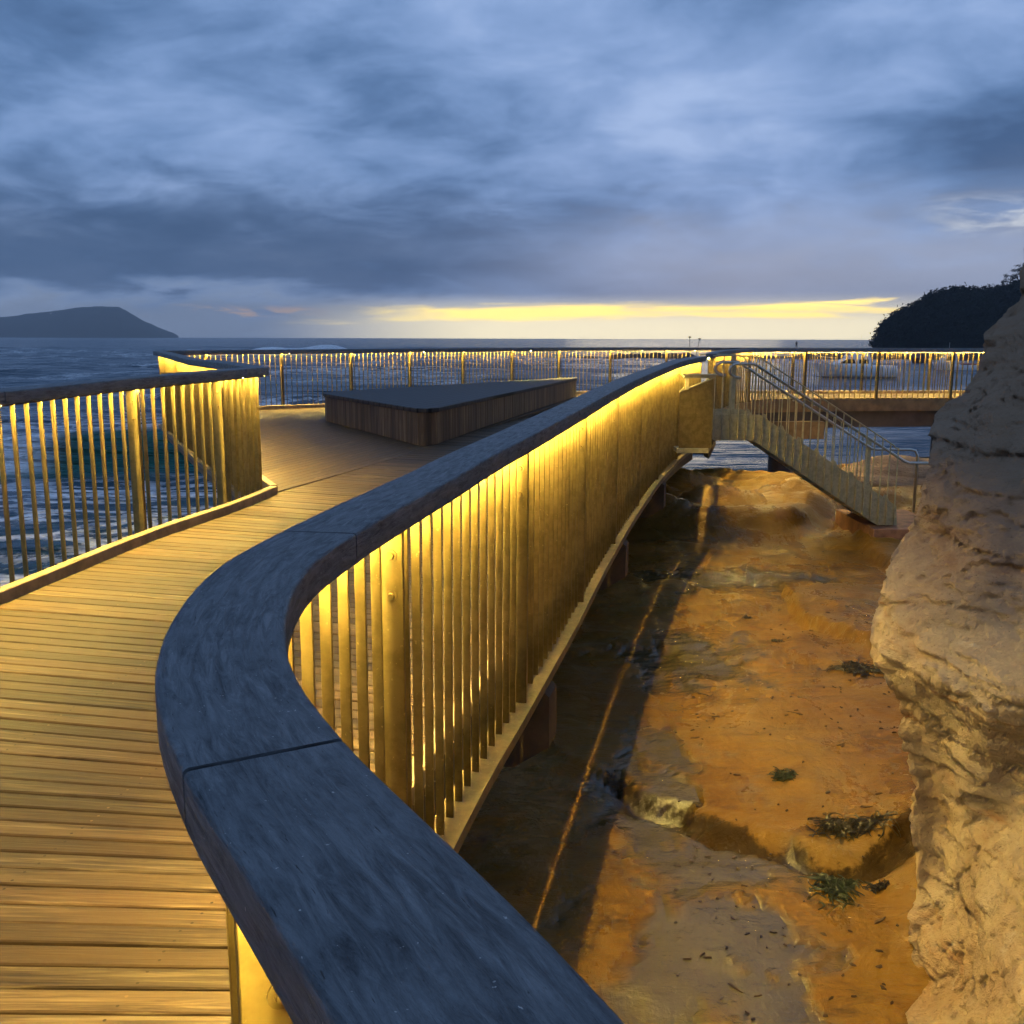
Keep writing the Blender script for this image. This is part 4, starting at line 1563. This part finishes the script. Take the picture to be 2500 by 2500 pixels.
def rockmass(x0, x1, y0, wid, top, seed, name='reef_hill'):
    verts = []; ncol = int((x1 - x0) / .7) + 2; nrow = 10
    for i in range(ncol):
        x = x0 + (x1 - x0) * i / (ncol - 1)
        e = sm(i, 0, 4) * (1 - sm(i, ncol - 5, ncol - 1))
        hh = max(.15, top * (.72 + .45 * mnoise.noise(Vector((x * .12, seed, 0))) + .28 * mnoise.noise(Vector((x * .55, seed, 4))))) * e
        for j in range(nrow + 1):
            t = j / nrow
            y = y0 + wid * (t - .5)
            z = SZ - .6 + (hh + .6) * math.sin(PI * t) ** .6
            z += .18 * mnoise.noise(Vector((x * .8, y * .8, seed))) * math.sin(PI * t)
            verts.append((x, y, z))
    m_ = nrow + 1
    me = bpy.data.meshes.new(name)
    me.from_pydata(verts, [], [(i * m_ + j, (i + 1) * m_ + j, (i + 1) * m_ + j + 1, i * m_ + j + 1) for i in range(ncol - 1) for j in range(nrow)])
    me.materials.append(M_REEF)
    o = bpy.data.objects.new(name, me); COL.objects.link(o); tag(o, kind='structure')


rockmass(17.5, 37, 196, 9, 1.5, 2.0)
rockmass(56, 140, 200, 12, 2.1, 9.0)
rockmass(37.5, 58, 203, 10, .7, 5.0)
rockmass(12, 17, 190, 5, .75, 7.0)

M_CLOTH = mat_plain('dark_clothing', (.02, .022, .028), .9)


def person(px, py_head, Y, label, lean):
    top = at_y(px, py_head, Y)
    base = Vector((top.x, Y, top.z - 1.75))
    root = empty('person', base)
    tag(root, label, 'person', 'people standing on the reef')
    J = {'pel': (0, 0, .95), 'waist': (.0, 0, 1.1), 'chest': (lean * .3, 0, 1.32), 'neck': (lean * .5, 0, 1.47), 'head': (lean * .6, 0, 1.58), 'top': (lean * .6, 0, 1.72),
         'lh': (-.09, 0, .9), 'lk': (-.11, -.03, .5), 'la': (-.12, .02, .08), 'lt': (-.12, -.14, .03),
         'rh': (.09, 0, .9), 'rk': (.12, -.05, .5), 'ra': (.14, .03, .08), 'rt': (.14, -.13, .03),
         'ls': (-.19, 0, 1.40), 'le': (-.25, -.06, 1.13), 'lw': (-.2, -.24, 1.02), 'rs': (.19, 0, 1.40), 're': (.26, -.08, 1.14), 'rw': (.2, -.28, 1.12)}
    R = {'pel': .15, 'waist': .14, 'chest': .165, 'neck': .06, 'head': .1, 'top': .07, 'lh': .1, 'lk': .065, 'la': .05, 'lt': .035, 'rh': .1, 'rk': .065, 'ra': .05, 'rt': .035,
         'ls': .075, 'le': .05, 'lw': .038, 'rs': .075, 're': .05, 'rw': .038}
    E = [('pel', 'waist'), ('waist', 'chest'), ('chest', 'neck'), ('neck', 'head'), ('head', 'top'), ('pel', 'lh'), ('lh', 'lk'), ('lk', 'la'), ('la', 'lt'), ('pel', 'rh'), ('rh', 'rk'), ('rk', 'ra'), ('ra', 'rt'),
         ('chest', 'ls'), ('ls', 'le'), ('le', 'lw'), ('chest', 'rs'), ('rs', 're'), ('re', 'rw')]
    ks = list(J)
    me = bpy.data.meshes.new('body')
    me.from_pydata([J[k_] for k_ in ks], [(ks.index(a), ks.index(b_)) for a, b_ in E], [])
    me.materials.append(M_CLOTH)
    o = bpy.data.objects.new('body', me); COL.objects.link(o); o.parent = root
    o.modifiers.new('skin', 'SKIN'); sb_ = o.modifiers.new('sub', 'SUBSURF'); sb_.levels = 1; sb_.render_levels = 1
    for i, k_ in enumerate(ks):
        me.skin_vertices[0].data[i].radius = (R[k_], R[k_] * .8)
    me.skin_vertices[0].data[0].use_root = True
    return root


person(1945, 832, 198, 'person in dark clothes standing on the reef beyond the footbridge', .05)
person(1623, 845, 194, 'person in dark clothes far out on the reef left of the poles', -.05)

M_POLE = mat_plain('dark_pole', (.05, .05, .05), .6)
for px, py, lab in ((1684, 824, 'thin upright marker pole with a small dark head out on the reef'), (1708, 828, 'slanting thin pole out on the reef, leaning right')):
    t_ = at_y(px, py, 196); g_ = at_y(px - (0 if px < 1700 else 10), 875, 196)
    b = MB(); b.tube([(0, 0, 0), tuple(t_ - g_)], .06, 8)
    root = empty('marker_pole', g_)
    tag(root, lab, 'pole', 'poles on the reef')
    b.build('shaft', M_POLE, root)
    b = MB(); d_ = t_ - g_; b.box((d_.x - .25, d_.y - .12, d_.z - .05), (d_.x + .25, d_.y + .12, d_.z + .2)); b.build('pole_head', M_POLE, root)

# ------------------------------------------------------------------ boats
M_HULL = mat_plain('white_gelcoat', (.86, .87, .87), .25, 0, .06, 2, 0)
M_BOATG = mat_plain('boat_window_glass', (.015, .017, .02), .08, 0, .1, 2, 0)
M_CANVAS = mat_plain('pale_canvas', (.62, .63, .64), .7, 0, .1, 4)
M_BOOT = mat_plain('dark_boot_stripe', (.03, .035, .05), .4, 0, .2, 4, 0)
M_CHROME = mat_plain('boat_steel', (.6, .6, .6), .3, 1.0, .1, 4, 0)
M_NAVY = mat_plain('navy_hull', (.03, .04, .06), .35, 0, .2, 3, 0)


def hull_mesh(L, B, fore, aft, name, mat, root, sheerz=.55):
    """bow at -L/2 ; waterline at z=0."""
    st = 22; b = MB(); ring = 9
    vs = []
    for i in range(st + 1):
        t = i / st
        x = -L / 2 + L * t
        bw = B / 2 * (1 - (1 - min(t / .55, 1)) ** 2.2) ** .75 * (1 - .10 * max(0, t - .6) / .4)
        bw = max(bw, .015)
        sh = fore + (aft - fore) * (t ** .7)
        rake = (1 - t) ** 3
        keel = -.45 * (1 - rake * .7)
        for k in range(ring):
            u = k / (ring - 1) * 2 - 1      # -1 port sheer .. 0 keel .. 1 starboard sheer
            au = abs(u)
            w = bw * (1 - (1 - au) ** 2.2) ** .8
            if t < .35: w *= (.55 + .45 * au ** (1.0)) if au < 1 else 1
            z = keel + (sh - keel) * au ** 1.35
            vs.append((x + (.0 if True else 0) + (1 - au) * L * .09 * rake * 1.6, w * (1 if u > 0 else -1) if au > 0 else 0, z))
    fs = []
    for i in range(st):
        for k in range(ring - 1):
            fs.append((i * ring + k, i * ring + k + 1, (i + 1) * ring + k + 1, (i + 1) * ring + k))
        fs.append((i * ring, (i + 1) * ring, (i + 1) * ring + ring - 1, i * ring + ring - 1))
    fs.append(tuple(st * ring + k for k in range(ring)))
    b.add(vs, fs)
    o = b.build(name, mat, root)
    return o


def boat_cruiser():
    c = at_z(2082, 921, SZ)
    root = empty('motor_cruiser', (c.x, c.y, SZ), -.04)
    tag(root, 'white cabin cruiser with a raked bow and flybridge moored in the bay', 'boat', 'boats moored in the bay')
    L = 8.3
    hull_mesh(L, 2.7, 1.55, .95, 'hull', M_HULL, root)
    b = MB(); b.prism([(-L / 2 + .75, .02), (L / 2 - .02, .02), (L / 2 - .02, .10), (-L / 2 + .62, .10)], 'y', -1.36, 1.36)
    o = b.build('boot_stripe', M_BOOT, root); o.scale = (1, .86, 1)
    b = MB(); b.prism([(-2.1, 1.30), (-.9, 1.95), (-.6, 2.05), (1.45, 2.05), (1.6, 1.0), (-1.5, 1.05)], 'y', -.95, .95); b.build('cabin', M_HULL, root)
    b = MB(); b.prism([(-1.75, 1.42), (-.95, 1.86), (-.25, 1.86), (-.05, 1.42)], 'y', -.962, .962); b.build('cabin_window', M_BOATG, root)
    b = MB(); b.prism([(.25, 1.42), (.28, 1.84), (1.2, 1.84), (1.25, 1.42)], 'y', -.962, .962); b.build('cabin_window', M_BOATG, root)
    b = MB(); b.prism([(-.9, 2.06), (-.55, 2.42), (1.3, 2.42), (1.4, 2.06)], 'y', -.85, .85); b.build('flybridge', M_HULL, root)
    b = MB(); b.prism([(-1.0, 2.44), (-.35, 2.86), (-.1, 2.88), (-.05, 2.44)], 'y', -.8, .8); b.build('windscreen', M_CANVAS, root)
    b = MB(); b.prism([(-.5, 2.9), (1.55, 2.9), (1.5, 2.97), (-.45, 2.99)], 'y', -.9, .9)
    b.build('canopy', M_CANVAS, root)
    b = MB()
    for x in (1.2,):
        for y in (-.8, .8): b.tube([(x, y, 2.42), (x, y, 2.9)], .025, 6)
    b.build('canopy_leg', M_CHROME, root)
    b = MB()
    pts = [(-1.9, -.9, 1.95), (-3.2, -.62, 2.1), (-4.05, 0, 2.2), (-3.2, .62, 2.1), (-1.9, .9, 1.95)]
    b.tube(pts, .025, 6)
    for p in pts: b.tube([p, (p[0] * .985, p[1], 1.3)], .02, 6)
    b.build('bow_rail', M_CHROME, root)
    b = MB(); b.tube([(.6, .3, 2.95), (.75, .3, 4.3)], .015, 5); b.build('aerial', M_CHROME, root)
    b = MB(); b.box((1.65, -1.05, .96), (L / 2 - .05, -.98, 1.22)); b.box((1.65, .98, .96), (L / 2 - .05, 1.05, 1.22)); b.box((L / 2 - .12, -.97, .96), (L / 2 - .05, .97, 1.22)); b.build('cockpit_side', M_HULL, root)
    return root


def boat_small():
    c = at_z(2330, 906, SZ)
    root = empty('fishing_boat', (c.x, c.y, SZ), .05)
    tag(root, 'smaller white boat with a forward wheelhouse and outboard, near the cliff', 'boat', 'boats moored in the bay')
    L = 5.9
    hull_mesh(L, 2.1, 1.15, .75, 'hull', M_HULL, root)
    b = MB(); b.prism([(-1.9, 1.0), (-1.35, 1.95), (-.2, 2.05), (-.05, .8), (-1.6, .8)], 'y', -.75, .75); b.build('wheelhouse', M_CANVAS, root)
    b = MB(); b.prism([(-1.62, 1.32), (-1.32, 1.84), (-.4, 1.9), (-.35, 1.32)], 'y', -.762, .762); b.build('wheelhouse_window', M_BOATG, root)
    b = MB(); b.prism([(-1.5, 2.06), (.5, 2.12), (.5, 2.17), (-1.5, 2.12)], 'y', -.8, .8); b.build('roof', M_HULL, root)
    b = MB(); b.tube([(-.9, 0, 2.15), (-.85, 0, 3.5)], .02, 5); b.build('mast', M_CHROME, root)
    b = MB(); b.tube([(0.2, -1.0, .86), (2.9, -.95, .86)], .09, 8); b.tube([(0.2, 1.0, .86), (2.9, .95, .86)], .09, 8); b.build('gunwale', mat_plain('faded_red_trim', (.28, .12, .1), .6), root)
    b = MB(); b.prism([(L / 2 - .02, -.2), (L / 2 + .35, -.2), (L / 2 + .5, .9), (L / 2 + .3, 1.2), (L / 2 - .02, 1.15)], 'y', -.2, .2); b.build('outboard', M_BOOT, root)
    return root


def boat_dark():
    c = at_z(2243, 886, SZ)
    root = empty('dinghy', (c.x, c.y, SZ), .4)
    tag(root, 'small dark dinghy afloat far back between the two white boats', 'boat', 'boats moored in the bay')
    hull_mesh(3.6, 1.5, .9, .7, 'hull', M_NAVY, root)
    b = MB(); b.prism([(-.5, .6), (-.2, 1.5), (.7, 1.5), (.8, .6)], 'y', -.45, .45); b.build('console', M_NAVY, root)
    b = MB(); b.box((-.3, -.6, .55), (-.1, .6, .62)); b.box((1.0, -.6, .55), (1.2, .6, .62)); b.build('thwart', M_HULL, root)


boat_cruiser(); boat_small(); boat_dark()

# ------------------------------------------------------------------ sky and light
w = bpy.data.worlds.new('World'); scene.world = w; w.use_nodes = True
nt = w.node_tree; nt.nodes.clear()
out = nt.nodes.new('ShaderNodeOutputWorld'); bg = nt.nodes.new('ShaderNodeBackground')
nt.links.new(bg.outputs['Background'], out.inputs['Surface'])
tc = nt.nodes.new('ShaderNodeTexCoord').outputs['Generated']
sx = nt.nodes.new('ShaderNodeSeparateXYZ'); nt.links.new(tc, sx.inputs[0])
X, Y, Z = sx.outputs
az = mathn(nt, 'ARCTAN2', X, Y)                       # 0 = straight ahead, + right
zc = mathn(nt, 'MAXIMUM', Z, 0.0)
den = mathn(nt, 'ADD', zc, .22)
cx = nt.nodes.new('ShaderNodeCombineXYZ')
nt.links.new(mathn(nt, 'DIVIDE', X, den), cx.inputs[0]); nt.links.new(mathn(nt, 'DIVIDE', Y, den), cx.inputs[1])
pv = cx.outputs[0]
n_big = noise(nt, mapping(nt, pv, (1.15, 1.25, 1), (0, 0, .45), (2.3, .4, 0)), 1.0, 8, .52, .25)
n_mid = noise(nt, mapping(nt, pv, (3.2, 3.4, 1), (0, 0, .5), (4.1, 2.2, 3)), 1.0, 8, .55, .35)
n_ns = mathn(nt, 'ADD', mathn(nt, 'MULTIPLY', n_big, .66), mathn(nt, 'MULTIPLY', n_mid, .34))
# a heavy dark bank low on the left
wob = mathn(nt, 'MULTIPLY', mathn(nt, 'SUBTRACT', n_mid, .5), .10)
zz = mathn(nt, 'ADD', Z, wob)
bank = mathn(nt, 'MULTIPLY', mrange(nt, zz, .030, .062), mrange(nt, zz, .17, .085))
bank = mathn(nt, 'MULTIPLY', bank, mrange(nt, az, .16, -.16))
cl = ramp(nt, n_ns, [(.35, (.046, .104, .250)), (.43, (.088, .178, .395)), (.495, (.150, .265, .545)), (.56, (.215, .345, .665)), (.64, (.32, .46, .80))])
cl = mix(nt, mathn(nt, 'MULTIPLY', bank, .85), cl, (.036, .080, .190))
# lower right turns to lilac grey
lil = mathn(nt, 'MULTIPLY', mrange(nt, zz, .155, .05), mrange(nt, az, -.12, .25))
cl = mix(nt, mathn(nt, 'MULTIPLY', lil, .78), cl, (.35, .405, .575))
lowl = mathn(nt, 'MULTIPLY', mrange(nt, zz, .055, .02), mrange(nt, az, .1, -.25))
cl = mix(nt, mathn(nt, 'MULTIPLY', lowl, .8), cl, (.235, .305, .455))
# dawn light along the horizon
hz = mathn(nt, 'MULTIPLY', mrange(nt, Z, .045, .012), mathn(nt, 'MULTIPLY', mrange(nt, az, -.26, .0), mrange(nt, az, .75, .4)))
cl = mix(nt, mathn(nt, 'MULTIPLY', hz, .95), cl, (1.72, 1.58, 1.08))
sv = nt.nodes.new('ShaderNodeCombineXYZ'); nt.links.new(mathn(nt, 'MULTIPLY', az, 7.0), sv.inputs[0]); nt.links.new(mathn(nt, 'MULTIPLY', Z, 70.0), sv.inputs[1])
n_st = noise(nt, sv.outputs[0], 1.0, 6, .55, .6)
zs = mathn(nt, 'ADD', Z, mathn(nt, 'MULTIPLY', mathn(nt, 'SUBTRACT', n_st, .5), .022))
azl = mathn(nt, 'ADD', az, mathn(nt, 'MULTIPLY', mathn(nt, 'SUBTRACT', n_st, .5), .35))
tilt = mathn(nt, 'ADD', zs, mathn(nt, 'MULTIPLY', az, -.010))
stp = mathn(nt, 'MULTIPLY', mrange(nt, tilt, .0145, .0215), mrange(nt, tilt, .0335, .0275))
stp = mathn(nt, 'MULTIPLY', stp, mathn(nt, 'MULTIPLY', mrange(nt, azl, -.20, -.02), mrange(nt, azl, .365, .325)))
brk = noise(nt, mapping(nt, sv.outputs[0], (.9, 2.0, 1), (0, 0, .05), (2, 7, 1)), 1.0, 6, .6, .8)
stp = mathn(nt, 'MULTIPLY', stp, mrange(nt, brk, .30, .50, .25, 1.0))
cl = mix(nt, stp, cl, (2.4, 1.85, .42))
# small lit puffs left of the strip and upper right
puffn = noise(nt, mapping(nt, sv.outputs[0], (1.6, .8, 1), (0, 0, 0), (9, 3, 0)), 1.0, 5, .6, .5)
pf = mathn(nt, 'MULTIPLY', mathn(nt, 'MULTIPLY', mrange(nt, Z, .014, .021), mrange(nt, Z, .032, .024)), mathn(nt, 'MULTIPLY', mrange(nt, az, -.36, -.30), mrange(nt, az, -.17, -.21)))
cl = mix(nt, mathn(nt, 'MULTIPLY', pf, mrange(nt, puffn, .48, .60)), cl, (.55, .42, .36))
pf2 = mathn(nt, 'MULTIPLY', mathn(nt, 'MULTIPLY', mrange(nt, Z, .085, .10), mrange(nt, Z, .13, .112)), mrange(nt, az, .36, .43))
cl = mix(nt, mathn(nt, 'MULTIPLY', mathn(nt, 'MULTIPLY', pf2, mrange(nt, puffn, .40, .62)), .8), cl, (.60, .67, .80))
# clear twilight sky beyond the cloud, faint
sky = nt.nodes.new('ShaderNodeTexSky'); sky.sky_type = 'NISHITA'; sky.sun_disc = False
SUN_EL, SUN_AZ = math.radians(2.0), math.radians(9.0)
sky.sun_elevation = SUN_EL; sky.sun_rotation = SUN_AZ
skyc = mix(nt, 1.0, sky.outputs['Color'], (.0015, .0015, .0015), 'MULTIPLY')
cl = mix(nt, 1.0, cl, (1.24, 1.17, 1.05), 'MULTIPLY')
cl = mix(nt, 1.0, cl, skyc, 'ADD')
# below the horizon: dark water tone
cl = mix(nt, mrange(nt, Z, -.004, -.03), cl, (.03, .05, .09))
nt.links.new(cl, bg.inputs['Color'])
bg.inputs['Strength'].default_value = 1.0
w.cycles.sampling_method = 'AUTOMATIC'

sun_d = bpy.data.lights.new('sun', 'SUN'); sun_d.energy = .06; sun_d.angle = math.radians(12); sun_d.color = (1, .82, .5)
sun = bpy.data.objects.new('sun', sun_d); COL.objects.link(sun)
dirv = Vector((math.sin(SUN_AZ) * math.cos(SUN_EL), math.cos(SUN_AZ) * math.cos(SUN_EL), math.sin(SUN_EL)))
sun.rotation_euler = dirv.to_track_quat('Z', 'Y').to_euler()

# ------------------------------------------------------------------ sea air
hm_ = bpy.data.materials.new('sea_air'); hm_.use_nodes = True
hn = hm_.node_tree; hn.nodes.remove(hn.nodes['Principled BSDF'])
pvn = hn.nodes.new('ShaderNodeVolumePrincipled')
pvn.inputs['Density'].default_value = 1.5e-4
pvn.inputs['Color'].default_value = (.86, .92, 1, 1)
pvn.inputs['Anisotropy'].default_value = .2
hn.links.new(pvn.outputs['Volume'], hn.nodes['Material Output'].inputs['Volume'])
hb = MB(); hb.box((-5900, -5900, SZ - 5), (5900, 5900, 175))
hz_o = hb.build('haze', hm_); tag(hz_o, kind='stuff')

# ------------------------------------------------------------------ render settings
scene.view_settings.view_transform = 'Standard'
scene.view_settings.look = 'None'
scene.view_settings.exposure = 0.0
scene.view_settings.gamma = 1.0
scene.render.engine = 'CYCLES'
cy = scene.cycles
cy.use_denoising = True
cy.max_bounces = 6
cy.diffuse_bounces = 3
cy.glossy_bounces = 3
cy.transmission_bounces = 3
cy.sample_clamp_indirect = 4.0
cy.caustics_reflective = False
cy.caustics_refractive = False
cy.use_light_tree = True
